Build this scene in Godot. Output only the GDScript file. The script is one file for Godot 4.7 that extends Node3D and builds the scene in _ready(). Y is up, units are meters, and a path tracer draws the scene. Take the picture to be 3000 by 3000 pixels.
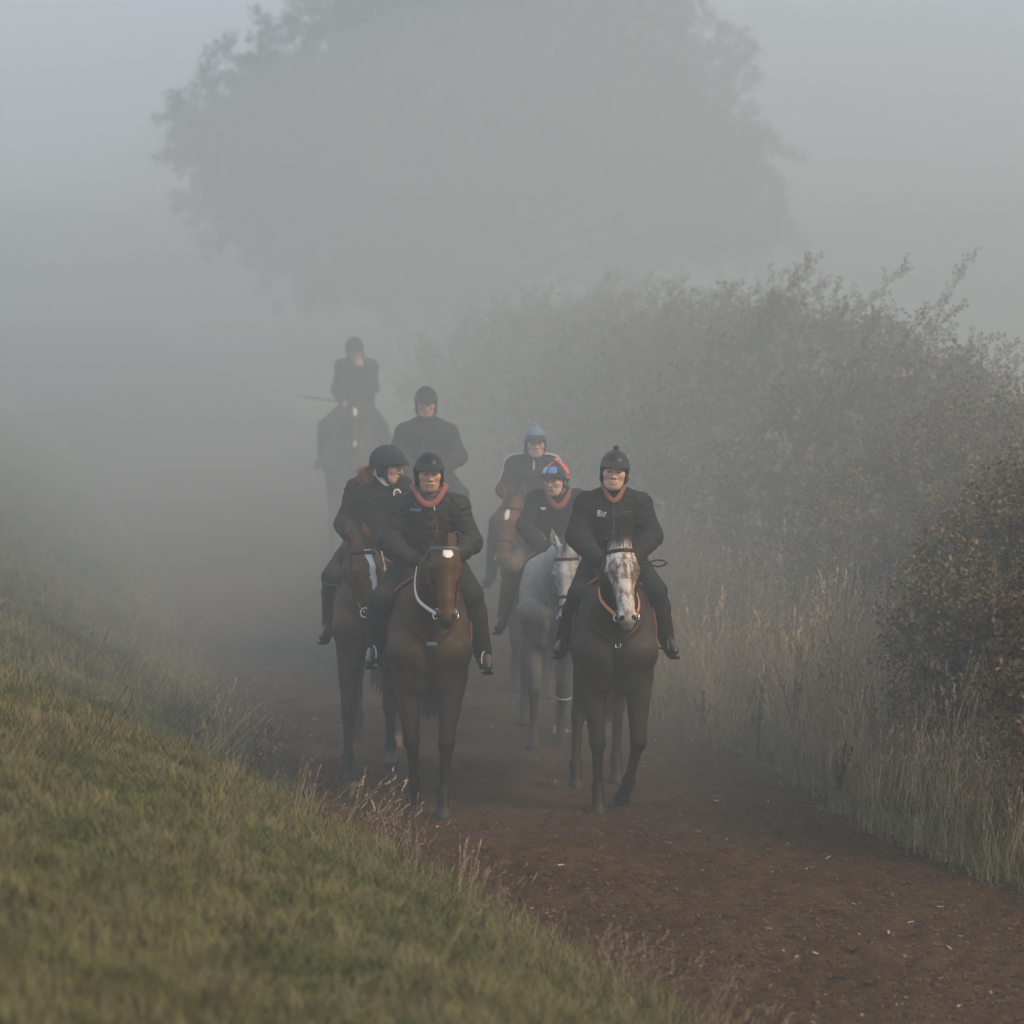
extends Node3D

# A string of racehorses walks towards the camera along a dark wood-chip gallop in thick morning fog.
# Distances run along -z from the camera, metres; the ground of the gallop is at y = 0.

const EYE := 4.4
const X := Vector3.RIGHT
var rng := RandomNumberGenerator.new()
var nz := FastNoiseLite.new()
var fold := FastNoiseLite.new()
var M := {}


func _ready() -> void:
	rng.seed = 71
	nz.seed = 5
	nz.frequency = 1.0
	fold.seed = 9
	fold.frequency = 1.0
	fold.noise_type = FastNoiseLite.TYPE_SIMPLEX_SMOOTH
	fold.fractal_type = FastNoiseLite.FRACTAL_RIDGED
	fold.fractal_octaves = 2
	view_and_light()
	materials()
	setting()
	hedge()
	string_of_horses()
	small_things()
	WorkerThreadPool.wait_for_group_task_completion(WorkerThreadPool.add_group_task(mesh_one, jobs.size()))
	for j in jobs:
		j.node.mesh = j.solid.mesh(j.shift)


# solids are meshed at the end, several at a time
var jobs := []
func later(called: String, parts: Array, material: Material, parent: Node, shift := Vector3.ZERO) -> MeshInstance3D:
	var o := obj(called, null, material, parent)
	jobs.append({"node": o, "solid": Solid.new(), "parts": parts, "shift": shift})
	return o


func mesh_one(n: int) -> void:
	for p in jobs[n].parts:
		jobs[n].solid.add(p[0], p[1], p[2])


func view_and_light() -> void:
	var cam := Camera3D.new()
	cam.name = "camera"
	cam.position = Vector3(0, EYE, 0)
	cam.rotation.x = -atan(658.0 / 6720.0)
	var lens := CameraAttributesPhysical.new()
	lens.frustum_focal_length = 83.5
	lens.frustum_focus_distance = 24.0
	lens.frustum_near = 0.1
	lens.frustum_far = 900.0
	lens.exposure_aperture = 1.5
	cam.attributes = lens
	cam.fov = 16.35
	cam.far = 900.0
	add_child(cam)
	var around := WorldEnvironment.new()
	around.name = "world_environment"
	var e := Environment.new()
	e.background_mode = Environment.BG_SKY
	var sky := Sky.new()
	var air := ProceduralSkyMaterial.new()
	air.sky_top_color = Color(0.73, 0.80, 0.885)
	air.sky_horizon_color = Color(0.73, 0.795, 0.87)
	air.sky_curve = 0.3
	air.ground_bottom_color = Color(0.2, 0.18, 0.15)
	air.ground_horizon_color = Color(0.45, 0.44, 0.42)
	sky.sky_material = air
	e.sky = sky
	e.tonemap_mode = Environment.TONE_MAPPER_LINEAR
	e.tonemap_exposure = 1.6
	e.sdfgi_enabled = true
	e.ssao_enabled = true
	e.ssil_enabled = true
	e.fog_enabled = true
	e.fog_density = 0.0032
	e.fog_light_color = Color(0.94, 0.955, 0.95)
	e.volumetric_fog_enabled = true
	e.volumetric_fog_density = 0.0
	around.environment = e
	add_child(around)
	var sun := DirectionalLight3D.new()
	sun.name = "sun"
	sun.light_energy = 0.78
	sun.light_color = Color(1.0, 0.88, 0.69)
	sun.light_angular_distance = 18.0
	sun.shadow_enabled = true
	sun.rotation_degrees = Vector3(-38, 62, 0)
	add_child(sun)


# ---------------------------------------------------------------- helpers
func lin(r: float, g: float, b: float) -> Color:   # a real-world base colour, as albedo_color wants it
	return Color(r, g, b).linear_to_srgb()


func mat(col: Color, rough: float, metal := 0.0) -> StandardMaterial3D:
	var m := StandardMaterial3D.new()
	m.albedo_color = col
	m.roughness = rough
	m.metallic = metal
	return m


func painted(rough: float) -> StandardMaterial3D:   # base colour comes from the vertices
	var m := mat(Color.WHITE, rough)
	m.vertex_color_use_as_albedo = true
	return m


func obj(called: String, mesh: Mesh, material: Material, parent: Node = self) -> MeshInstance3D:
	var o := MeshInstance3D.new()
	o.name = called
	o.mesh = mesh
	o.material_override = material
	o.cast_shadow = GeometryInstance3D.SHADOW_CASTING_SETTING_ON
	parent.add_child(o, true)
	return o


var used := {}
func thing(called: String, label: String, category: String, at: Transform3D, group := "") -> Node3D:
	var o := Node3D.new()
	o.name = numbered(called)
	o.transform = at
	add_child(o)
	tag(o, label, category, group)
	return o


func numbered(called: String) -> String:
	used[called] = used.get(called, 0) + 1
	return called if used[called] == 1 else "%s_%03d" % [called, used[called] - 1]


func tag(o: Node, label: String, category: String, group := "", kind := "") -> void:
	if label:
		o.set_meta("label", label)
	if category:
		o.set_meta("category", category)
	if group:
		o.set_meta("group", group)
	if kind:
		o.set_meta("kind", kind)


func flat(c: Color) -> Callable:
	return func(_p: Vector3, _n: Vector3) -> Color: return c


# a plain mesh from triangles, colours optional
class Tris:
	var v := PackedVector3Array()
	var n := PackedVector3Array()
	var c := PackedColorArray()
	var uv := PackedVector2Array()
	var ix := PackedInt32Array()

	func vert(p: Vector3, nn: Vector3, col := Color.WHITE) -> int:
		v.append(p)
		n.append(nn)
		c.append(col)
		return v.size() - 1

	func tri(a: int, b: int, d: int) -> void:
		ix.append(a)
		ix.append(b)
		ix.append(d)

	func mesh() -> ArrayMesh:
		for i in range(0, ix.size(), 3):   # clockwise seen from outside
			if (v[ix[i + 1]] - v[ix[i]]).cross(v[ix[i + 2]] - v[ix[i]]).dot(n[ix[i]] + n[ix[i + 1]] + n[ix[i + 2]]) > 0.0:
				var swap := ix[i + 1]
				ix[i + 1] = ix[i + 2]
				ix[i + 2] = swap
		var arr := []
		arr.resize(Mesh.ARRAY_MAX)
		arr[Mesh.ARRAY_VERTEX] = v
		arr[Mesh.ARRAY_NORMAL] = n
		arr[Mesh.ARRAY_COLOR] = c
		if uv.size() == v.size():
			arr[Mesh.ARRAY_TEX_UV] = uv
		arr[Mesh.ARRAY_INDEX] = ix
		var m := ArrayMesh.new()
		m.add_surface_from_arrays(Mesh.PRIMITIVE_TRIANGLES, arr)
		return m


# a tube through points, with a radius at each
func tube(t: Tris, pts: Array, radii: Array, sides := 8, col := Color.WHITE) -> void:
	var base := t.v.size()
	var up := Vector3(0.13, 0.97, 0.21).normalized()
	for i in pts.size():
		var dir: Vector3 = (pts[mini(i + 1, pts.size() - 1)] - pts[maxi(i - 1, 0)]).normalized()
		var s := dir.cross(up)
		if s.length() < 0.05:
			s = dir.cross(Vector3(1, 0.1, 0))
		s = s.normalized()
		var w := s.cross(dir)
		for j in sides:
			var an := TAU * j / sides
			var nn := s * cos(an) + w * sin(an)
			t.vert(pts[i] + nn * radii[i], nn, col)
	for i in pts.size() - 1:
		for j in sides:
			var a := base + i * sides + j
			var b := base + i * sides + (j + 1) % sides
			t.tri(a, b, a + sides)
			t.tri(b, b + sides, a + sides)
	for e in [0, pts.size() - 1]:
		var at: Vector3 = pts[e]
		var dir: Vector3 = (pts[e] - pts[1 if e == 0 else e - 1]).normalized()
		var mid := t.vert(at + dir * radii[e] * 0.4, dir, col)
		for j in sides:
			var a: int = base + e * sides + j
			var b: int = base + e * sides + (j + 1) % sides
			if e == 0:
				t.tri(mid, b, a)
			else:
				t.tri(mid, a, b)


# a strap: a flat band with thickness along points, outward directions given
func strap(t: Tris, pts: Array, out: Array, width: float, thick: float, col := Color.WHITE, closed := false) -> void:
	var base := t.v.size()
	var n := pts.size()
	for i in n:
		var prev: Vector3 = pts[(i - 1 + n) % n] if closed else pts[maxi(i - 1, 0)]
		var next: Vector3 = pts[(i + 1) % n] if closed else pts[mini(i + 1, n - 1)]
		var dir := (next - prev).normalized()
		var o: Vector3 = out[i]
		var s := dir.cross(o).normalized()
		o = s.cross(dir).normalized()
		var p: Vector3 = pts[i]
		for q in [[-1, 0.0], [-0.75, 1.0], [0.75, 1.0], [1, 0.0]]:
			t.vert(p + s * (q[0] * width * 0.5) + o * (q[1] * thick), (o * 0.9 + s * q[0] * 0.45).normalized(), col)
	for i in (n if closed else n - 1):
		var a := base + i * 4
		var b := base + ((i + 1) % n) * 4
		for j in 3:
			t.tri(a + j, a + j + 1, b + j)
			t.tri(a + j + 1, b + j + 1, b + j)
		t.tri(a + 3, a, b + 3)
		t.tri(a, b, b + 3)


func curve_points(pts: Array, steps: int) -> Array:
	var cv := Curve3D.new()
	for i in pts.size():
		var tan: Vector3 = (pts[mini(i + 1, pts.size() - 1)] - pts[maxi(i - 1, 0)]) / 6.0
		cv.add_point(pts[i], -tan, tan)
	var res := []
	for i in steps + 1:
		res.append(cv.samplef(float(i) / steps * (pts.size() - 1)))
	return res


func ring(t: Tris, at: Vector3, axis: Vector3, rad: float, thick: float, from := 0.0, to := TAU, col := Color.WHITE) -> void:
	var u := axis.cross(Vector3(0.1, 0.2, 1)).normalized()
	var w := axis.cross(u).normalized()
	var pts := []
	var rr := []
	for i in 19:
		var an := lerpf(from, to, i / 18.0)
		pts.append(at + (u * cos(an) + w * sin(an)) * rad)
		rr.append(thick)
	tube(t, pts, rr, 6, col)

# ---------------------------------------------------------------- soft solids: tapered capsules joined by a smooth minimum, meshed as surface nets
class Field:
	var a := PackedVector3Array()
	var d := PackedVector3Array()
	var inv := PackedFloat32Array()
	var r := PackedFloat32Array()
	var dr := PackedFloat32Array()
	var s := PackedVector3Array()
	var q := PackedFloat32Array()
	var k := PackedFloat32Array()
	var cut := PackedByteArray()
	var lip := PackedFloat32Array()
	var noise: FastNoiseLite
	var amp := 0.0
	var stretch := Vector3.ONE
	var every := PackedInt32Array()

	func bone(p: Vector3, e: Vector3, r0: float, r1: float, blend := 0.03, side := Vector3.ZERO, squash := 0.0, carve := false) -> void:
		every.append(a.size())
		a.append(p)
		var v := e - p
		d.append(v)
		inv.append(1.0 / maxf(v.length_squared(), 1e-9))
		r.append(r0)
		dr.append(r1 - r0)
		s.append(side)
		q.append(squash)
		k.append(blend)
		cut.append(1 if carve else 0)
		lip.append(maxf(1.0, 1.0 + squash))

	func ball(p: Vector3, rad: float, blend := 0.02, side := Vector3.ZERO, squash := 0.0, carve := false) -> void:
		bone(p, p, rad, rad, blend, side, squash, carve)

	func value(p: Vector3, ids: PackedInt32Array) -> float:
		var m := 1000.0
		for i in ids:
			var v := p - a[i]
			if q[i] != 0.0:
				v += s[i] * (s[i].dot(v) * q[i])
			var t := clampf(v.dot(d[i]) * inv[i], 0.0, 1.0)
			var f := v.distance_to(d[i] * t) - r[i] - dr[i] * t
			var b := k[i]
			if cut[i]:
				f = -f
				var h := maxf(b - absf(m - f), 0.0)
				m = maxf(m, f) + h * h * 0.25 / b
			else:
				var h := maxf(b - absf(m - f), 0.0)
				m = minf(m, f) - h * h * 0.25 / b
		if amp != 0.0:
			m += amp * noise.get_noise_3dv(p * stretch)
		return m

	# where a ray first meets the solid (or its nearest approach)
	func hit(from: Vector3, towards: Vector3, off := 0.0) -> Vector3:
		var p := from
		for i in 60:
			var f := value(p, every) - off
			if f < 0.0008:
				break
			p += towards * minf(f * 0.75, 0.2)
		return p

	func normal(p: Vector3) -> Vector3:
		var e := 0.004
		return Vector3(value(p + Vector3(e, 0, 0), every) - value(p - Vector3(e, 0, 0), every), value(p + Vector3(0, e, 0), every) - value(p - Vector3(0, e, 0), every), value(p + Vector3(0, 0, e), every) - value(p - Vector3(0, 0, e), every)).normalized()


class Solid:
	var v := PackedVector3Array()
	var n := PackedVector3Array()
	var c := PackedColorArray()
	var ix := PackedInt32Array()
	var f: Field
	var cell := 0.01
	var o := Vector3.ZERO
	var nx := 0
	var ny := 0
	var nz := 0
	var g := PackedFloat32Array()
	var vid := PackedInt32Array()
	var leaves := PackedInt32Array()

	func add(field: Field, size: float, paint: Callable) -> void:
		f = field
		cell = size
		var lo := Vector3.ONE * 1e9
		var hi := -lo
		for i in f.a.size():
			if f.cut[i]:
				continue
			var w := maxf(f.r[i], f.r[i] + f.dr[i]) * (1.0 / (1.0 + minf(f.q[i], 0.0))) + size * 2.0 + f.amp
			for p in [f.a[i], f.a[i] + f.d[i]]:
				lo = lo.min(p - Vector3.ONE * w)
				hi = hi.max(p + Vector3.ONE * w)
		o = lo
		nx = int((hi.x - lo.x) / cell) + 3
		ny = int((hi.y - lo.y) / cell) + 3
		nz = int((hi.z - lo.z) / cell) + 3
		g = PackedFloat32Array()
		g.resize(nx * ny * nz)
		g.fill(9.0)
		vid = PackedInt32Array()
		vid.resize(nx * ny * nz)
		vid.fill(-1)
		leaves = PackedInt32Array()
		var z := 0
		while z < nz:
			var y := 0
			while y < ny:
				var x := 0
				while x < nx:
					split(x, y, z, 32, f.every)
					x += 32
				y += 32
			z += 32
		net(paint)

	func split(x: int, y: int, z: int, size: int, ids: PackedInt32Array) -> void:
		if x >= nx - 1 or y >= ny - 1 or z >= nz - 1:
			return
		var half := size * 0.5
		var mid := o + Vector3(x + half, y + half, z + half) * cell
		var reach := half * 1.7321 * cell
		var low := 1e9
		var high := 1e9
		var inside := false
		var near_cut := false
		var fs := PackedFloat32Array()
		fs.resize(ids.size())
		var at := 0
		for i in ids:
			var v := mid - f.a[i]
			if f.q[i] != 0.0:
				v += f.s[i] * (f.s[i].dot(v) * f.q[i])
			var t := clampf(v.dot(f.d[i]) * f.inv[i], 0.0, 1.0)
			var w := v.distance_to(f.d[i] * t) - f.r[i] - f.dr[i] * t
			fs[at] = w
			at += 1
			var far := reach * f.lip[i]
			if f.cut[i]:
				if w - far < f.k[i]:
					near_cut = true
				continue
			low = minf(low, w - far)
			high = minf(high, w + far)
			if w + far < -f.amp:
				inside = true
		if low > 0.03 + f.amp or (inside and not near_cut):
			return
		var keep := PackedInt32Array()
		at = 0
		for i in ids:
			if fs[at] - reach * f.lip[i] < (high + f.k[i] if not f.cut[i] else f.k[i] + f.amp):
				keep.append(i)
			at += 1
		if size > 4:
			var h := size / 2
			for j in 8:
				split(x + (h if j & 1 else 0), y + (h if j & 2 else 0), z + (h if j & 4 else 0), h, keep)
			return
		leaves.append(x)
		leaves.append(y)
		leaves.append(z)
		for zz in range(z, mini(z + 5, nz)):
			for yy in range(y, mini(y + 5, ny)):
				var row := (zz * ny + yy) * nx
				for xx in range(x, mini(x + 5, nx)):
					if g[row + xx] == 9.0:
						g[row + xx] = f.value(o + Vector3(xx, yy, zz) * cell, keep)

	func net(paint: Callable) -> void:
		var sy := nx
		var sz := nx * ny
		var first := v.size()
		for l in range(0, leaves.size(), 3):
			for zz in range(leaves[l + 2], mini(leaves[l + 2] + 4, nz - 1)):
				for yy in range(leaves[l + 1], mini(leaves[l + 1] + 4, ny - 1)):
					for xx in range(leaves[l], mini(leaves[l] + 4, nx - 1)):
						var i := zz * sz + yy * sy + xx
						var c0 := g[i]
						var c1 := g[i + 1]
						var c2 := g[i + sy]
						var c3 := g[i + sy + 1]
						var c4 := g[i + sz]
						var c5 := g[i + sz + 1]
						var c6 := g[i + sz + sy]
						var c7 := g[i + sz + sy + 1]
						var neg := int(c0 < 0) + int(c1 < 0) + int(c2 < 0) + int(c3 < 0) + int(c4 < 0) + int(c5 < 0) + int(c6 < 0) + int(c7 < 0)
						if neg == 0 or neg == 8:
							continue
						var p := Vector3.ZERO
						var m := 0.0
						if (c0 < 0) != (c1 < 0):
							p += Vector3(c0 / (c0 - c1), 0, 0)
							m += 1
						if (c2 < 0) != (c3 < 0):
							p += Vector3(c2 / (c2 - c3), 1, 0)
							m += 1
						if (c4 < 0) != (c5 < 0):
							p += Vector3(c4 / (c4 - c5), 0, 1)
							m += 1
						if (c6 < 0) != (c7 < 0):
							p += Vector3(c6 / (c6 - c7), 1, 1)
							m += 1
						if (c0 < 0) != (c2 < 0):
							p += Vector3(0, c0 / (c0 - c2), 0)
							m += 1
						if (c1 < 0) != (c3 < 0):
							p += Vector3(1, c1 / (c1 - c3), 0)
							m += 1
						if (c4 < 0) != (c6 < 0):
							p += Vector3(0, c4 / (c4 - c6), 1)
							m += 1
						if (c5 < 0) != (c7 < 0):
							p += Vector3(1, c5 / (c5 - c7), 1)
							m += 1
						if (c0 < 0) != (c4 < 0):
							p += Vector3(0, 0, c0 / (c0 - c4))
							m += 1
						if (c1 < 0) != (c5 < 0):
							p += Vector3(1, 0, c1 / (c1 - c5))
							m += 1
						if (c2 < 0) != (c6 < 0):
							p += Vector3(0, 1, c2 / (c2 - c6))
							m += 1
						if (c3 < 0) != (c7 < 0):
							p += Vector3(1, 1, c3 / (c3 - c7))
							m += 1
						vid[i] = v.size()
						v.append(o + (Vector3(xx, yy, zz) + p / m) * cell)
						n.append(Vector3(c1 + c3 + c5 + c7 - c0 - c2 - c4 - c6, c2 + c3 + c6 + c7 - c0 - c1 - c4 - c5, c4 + c5 + c6 + c7 - c0 - c1 - c2 - c3).normalized())
		for l in range(0, leaves.size(), 3):
			for zz in range(leaves[l + 2], mini(leaves[l + 2] + 4, nz - 1)):
				for yy in range(leaves[l + 1], mini(leaves[l + 1] + 4, ny - 1)):
					for xx in range(leaves[l], mini(leaves[l] + 4, nx - 1)):
						var i := zz * sz + yy * sy + xx
						if vid[i] < 0:
							continue
						var up := g[i] < 0
						if up != (g[i + 1] < 0) and yy > 0 and zz > 0:
							quad(vid[i], vid[i - sy], vid[i - sy - sz], vid[i - sz], up)
						if up != (g[i + sy] < 0) and xx > 0 and zz > 0:
							quad(vid[i], vid[i - sz], vid[i - sz - 1], vid[i - 1], up)
						if up != (g[i + sz] < 0) and xx > 0 and yy > 0:
							quad(vid[i], vid[i - 1], vid[i - 1 - sy], vid[i - sy], up)
		for i in range(first, v.size()):
			c.append(paint.call(v[i], n[i]))
		g = PackedFloat32Array()
		vid = PackedInt32Array()

	func quad(p: int, q: int, r: int, s: int, flip: bool) -> void:
		if p < 0 or q < 0 or r < 0 or s < 0:
			return
		if flip:
			ix.append_array(PackedInt32Array([p, r, q, p, s, r]))
		else:
			ix.append_array(PackedInt32Array([p, q, r, p, r, s]))

	func mesh(shift := Vector3.ZERO) -> ArrayMesh:
		if shift != Vector3.ZERO:
			for i in v.size():
				v[i] -= shift
		for i in range(0, ix.size(), 3):
			if (v[ix[i + 1]] - v[ix[i]]).cross(v[ix[i + 2]] - v[ix[i]]).dot(n[ix[i]] + n[ix[i + 1]] + n[ix[i + 2]]) > 0.0:
				var swap := ix[i + 1]
				ix[i + 1] = ix[i + 2]
				ix[i + 2] = swap
		var arr := []
		arr.resize(Mesh.ARRAY_MAX)
		arr[Mesh.ARRAY_VERTEX] = v
		arr[Mesh.ARRAY_NORMAL] = n
		arr[Mesh.ARRAY_COLOR] = c
		arr[Mesh.ARRAY_INDEX] = ix
		var m := ArrayMesh.new()
		m.add_surface_from_arrays(Mesh.PRIMITIVE_TRIANGLES, arr)
		return m

# ---------------------------------------------------------------- horses: local axes x = the picture's right, y up, z towards the muzzle; z = 0 under the forelegs, withers about 1.6
func head_basis(h: Dictionary) -> Basis:
	var al := deg_to_rad(h.face)
	var b := Basis(X, Vector3(0, cos(al), -sin(al)), Vector3(0, sin(al), cos(al)))
	return Basis(Vector3.UP, deg_to_rad(h.get("hyaw", 0.0))) * Basis(Vector3.BACK, deg_to_rad(h.get("hroll", 0.0))) * b


func leg_joints(h: Dictionary, n: int) -> Array:   # 0 left fore, 1 right fore, 2 left hind, 3 right hind, as the picture shows them: [top, knee or hock, fetlock, hoof]
	var l: Dictionary = h.legs[n]
	var s := -1.0 if n % 2 == 0 else 1.0
	var top: Vector3
	var len: Array
	if n < 2:
		top = Vector3(0.15 * s, 0.94, 0.02)
		len = [0.44, 0.31, 0.14]
	else:
		top = Vector3(0.16 * s, 0.98, -1.0)
		len = [0.45, 0.38, 0.14]
	var pts := [top]
	var p := top
	var ang: Array = l.a
	var lat: Array = l.lat
	for i in 3:
		var an := deg_to_rad(ang[i])
		var la := deg_to_rad(lat[i])
		p += Vector3(sin(la), -cos(an) * cos(la), sin(an) * cos(la)) * len[i]
		pts.append(p)
	if l.get("plant", true):
		var f: float = (top.y - 0.055) / (top.y - pts[3].y)
		for i in range(1, 4):
			pts[i].y = top.y - (top.y - pts[i].y) * f
	return pts


func body_field(h: Dictionary) -> Field:
	var f := Field.new()
	var bel: float = h.get("belly", 1.0)
	f.bone(Vector3(0, 1.23, -0.15), Vector3(0, 1.18, -0.60), 0.32, 0.335 * bel, 0.08, X, 0.24)
	f.bone(Vector3(0, 1.18, -0.60), Vector3(0, 1.21, -1.02), 0.335 * bel, 0.27, 0.08, X, 0.16)
	f.bone(Vector3(0, 1.42, -0.08), Vector3(0, 1.47, -0.36), 0.12, 0.13, 0.1, X, 0.3)
	f.bone(Vector3(0, 1.47, -0.36), Vector3(0, 1.38, -0.75), 0.13, 0.17, 0.1)
	f.bone(Vector3(0, 1.36, -0.92), Vector3(0, 1.34, -1.24), 0.24, 0.22, 0.08)
	f.bone(Vector3(0, 1.22, -0.02), Vector3(0, 1.10, 0.08), 0.25, 0.20, 0.08)
	f.bone(Vector3(0, 1.08, -0.15), Vector3(0, 1.02, -0.5), 0.21, 0.22, 0.08)
	for s in [-1.0, 1.0]:
		f.bone(Vector3(0.13 * s, 1.30, -1.08), Vector3(0.155 * s, 0.99, -1.04), 0.19, 0.135, 0.07)
		f.bone(Vector3(0.11 * s, 1.24, -1.28), Vector3(0.14 * s, 0.92, -1.20), 0.14, 0.10, 0.07)
		f.bone(Vector3(0.085 * s, 1.13, 0.15), Vector3(0.095 * s, 0.92, 0.09), 0.125, 0.095, 0.028)
		f.bone(Vector3(0.14 * s, 1.44, -0.16), Vector3(0.165 * s, 1.13, 0.13), 0.09, 0.12, 0.06)
		f.bone(Vector3(0.160 * s, 1.11, 0.11), Vector3(0.150 * s, 0.90, 0.0), 0.115, 0.100, 0.05)
	# neck
	var poll: Vector3 = h.poll
	var hb := head_basis(h)
	var low := Vector3(0, 1.36, 0.08)
	var end: Vector3 = poll + hb * Vector3(0, -0.04, -0.07)
	var mid := low.lerp(end, 0.5) + Vector3(0, 0.02 + float(h.get("crest", 0.03)), -0.01)
	f.bone(Vector3(0, 1.34, -0.10), low, 0.25, 0.215, 0.09, X, 0.40)
	f.bone(low, mid, 0.205, 0.15, 0.06, X, 0.34)
	f.bone(mid, end, 0.15, 0.105, 0.05, X, 0.25)
	f.bone(low + Vector3(0, -0.1, 0.06), mid + Vector3(0, -0.05, 0.05), 0.12, 0.09, 0.06)
	f.bone(Vector3(0, 1.20, 0.335), Vector3(0, 0.90, 0.21), 0.040, 0.045, 0.05, Vector3.ZERO, 0.0, true)
	for n in 4:
		var j := leg_joints(h, n)
		var s := -1.0 if n % 2 == 0 else 1.0
		if n < 2:
			f.bone(j[0] + Vector3(0, 0.04, 0), j[1], 0.098, 0.052, 0.03)
			f.bone(j[0] + Vector3(0.022 * s, 0, 0.03), j[0].lerp(j[1], 0.55) + Vector3(0.018 * s, 0, 0.018), 0.085, 0.056, 0.018)
			f.ball(j[1] + (j[2] - j[1]) * 0.03, 0.056, 0.025, (j[2] - j[1]).normalized(), -0.2)
		else:
			f.bone(j[0] + Vector3(0, 0.05, -0.04), j[1], 0.125, 0.050, 0.04, X, 0.12)
			f.bone(j[0] + Vector3(0, 0.0, -0.12), j[1] + Vector3(0, 0.03, -0.035), 0.08, 0.030, 0.04)
			f.bone(j[1] + Vector3(0, 0.02, -0.03), j[1] + Vector3(0, -0.05, 0.0), 0.043, 0.050, 0.025)
		f.bone(j[1], j[2], 0.043 if n < 2 else 0.044, 0.031, 0.018)
		f.bone(j[1].lerp(j[2], 0.2) + Vector3(0, 0, -0.022), j[2] + Vector3(0, 0.02, -0.02), 0.025, 0.024, 0.015)
		f.ball(j[2] + Vector3(0, 0, -0.008), 0.046, 0.016)
		f.bone(j[2], j[3], 0.038, 0.046, 0.02)
	return f


func head_field(h: Dictionary) -> Field:
	var f := Field.new()
	var b := head_basis(h)
	var o: Vector3 = h.poll
	var w: float = h.get("wide", 1.0)
	var at := func(x: float, y: float, z: float) -> Vector3: return o + b * Vector3(x * w, y, z)
	f.bone(at.call(0, -0.02, -0.035), at.call(0, -0.19, -0.02), 0.080, 0.092, 0.03)
	f.bone(at.call(0, -0.20, -0.005), at.call(0, -0.42, 0.016), 0.080, 0.052, 0.03, b.x, 0.08)
	f.bone(at.call(0, -0.42, 0.013), at.call(0, -0.535, 0.0), 0.053, 0.056, 0.03)
	f.bone(at.call(0, -0.2, -0.06), at.call(0, -0.44, -0.035), 0.085, 0.050, 0.03)
	for s in [-1.0, 1.0]:
		f.bone(at.call(0.052 * s, -0.09, -0.02), at.call(0.078 * s, -0.19, -0.005), 0.040, 0.036, 0.025)
		f.bone(at.call(0.085 * s, -0.195, -0.004), at.call(0.066 * s, -0.27, 0.0), 0.028, 0.022, 0.02)   # the brow and cheek ridge
		f.bone(at.call(0.048 * s, -0.17, -0.12), at.call(0.05 * s, -0.26, -0.09), 0.078, 0.060, 0.03)    # the round of the jaw
		f.bone(at.call(0.045 * s, -0.26, -0.09), at.call(0.022 * s, -0.49, -0.05), 0.052, 0.030, 0.03)
		f.ball(at.call(0.036 * s, -0.525, 0.018), 0.028, 0.015)
		f.ball(at.call(0.040 * s, -0.545, 0.045), 0.0145, 0.008, Vector3.ZERO, 0.0, true)
		var tip: Vector3 = h.ears[0 if s < 0 else 1]
		var root := Vector3(0.058 * s, 0.03, -0.035)
		var half := root.lerp(tip, 0.42) + Vector3(0.014 * s, 0, 0)
		f.bone(at.call(root.x, root.y, root.z), at.call(half.x, half.y, half.z), 0.027, 0.033, 0.02)
		f.bone(at.call(half.x, half.y, half.z), at.call(tip.x, tip.y, tip.z), 0.033, 0.004, 0.012)
		var dent := root.lerp(tip, 0.30) + Vector3(0.016 * s, 0, 0.026)
		var dent2 := root.lerp(tip, 0.8) + Vector3(0.006 * s, 0, 0.010)
		f.bone(at.call(dent.x, dent.y, dent.z), at.call(dent2.x, dent2.y, dent2.z), 0.014, 0.004, 0.008, Vector3.ZERO, 0.0, true)
	f.bone(at.call(0, -0.555, 0.005), at.call(0, -0.578, -0.01), 0.044, 0.034, 0.02)
	f.ball(at.call(0, -0.560, -0.045), 0.033, 0.015)
	f.bone(at.call(0, -0.08, -0.10), at.call(0, -0.03, -0.17), 0.085, 0.10, 0.05)
	return f


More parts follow.
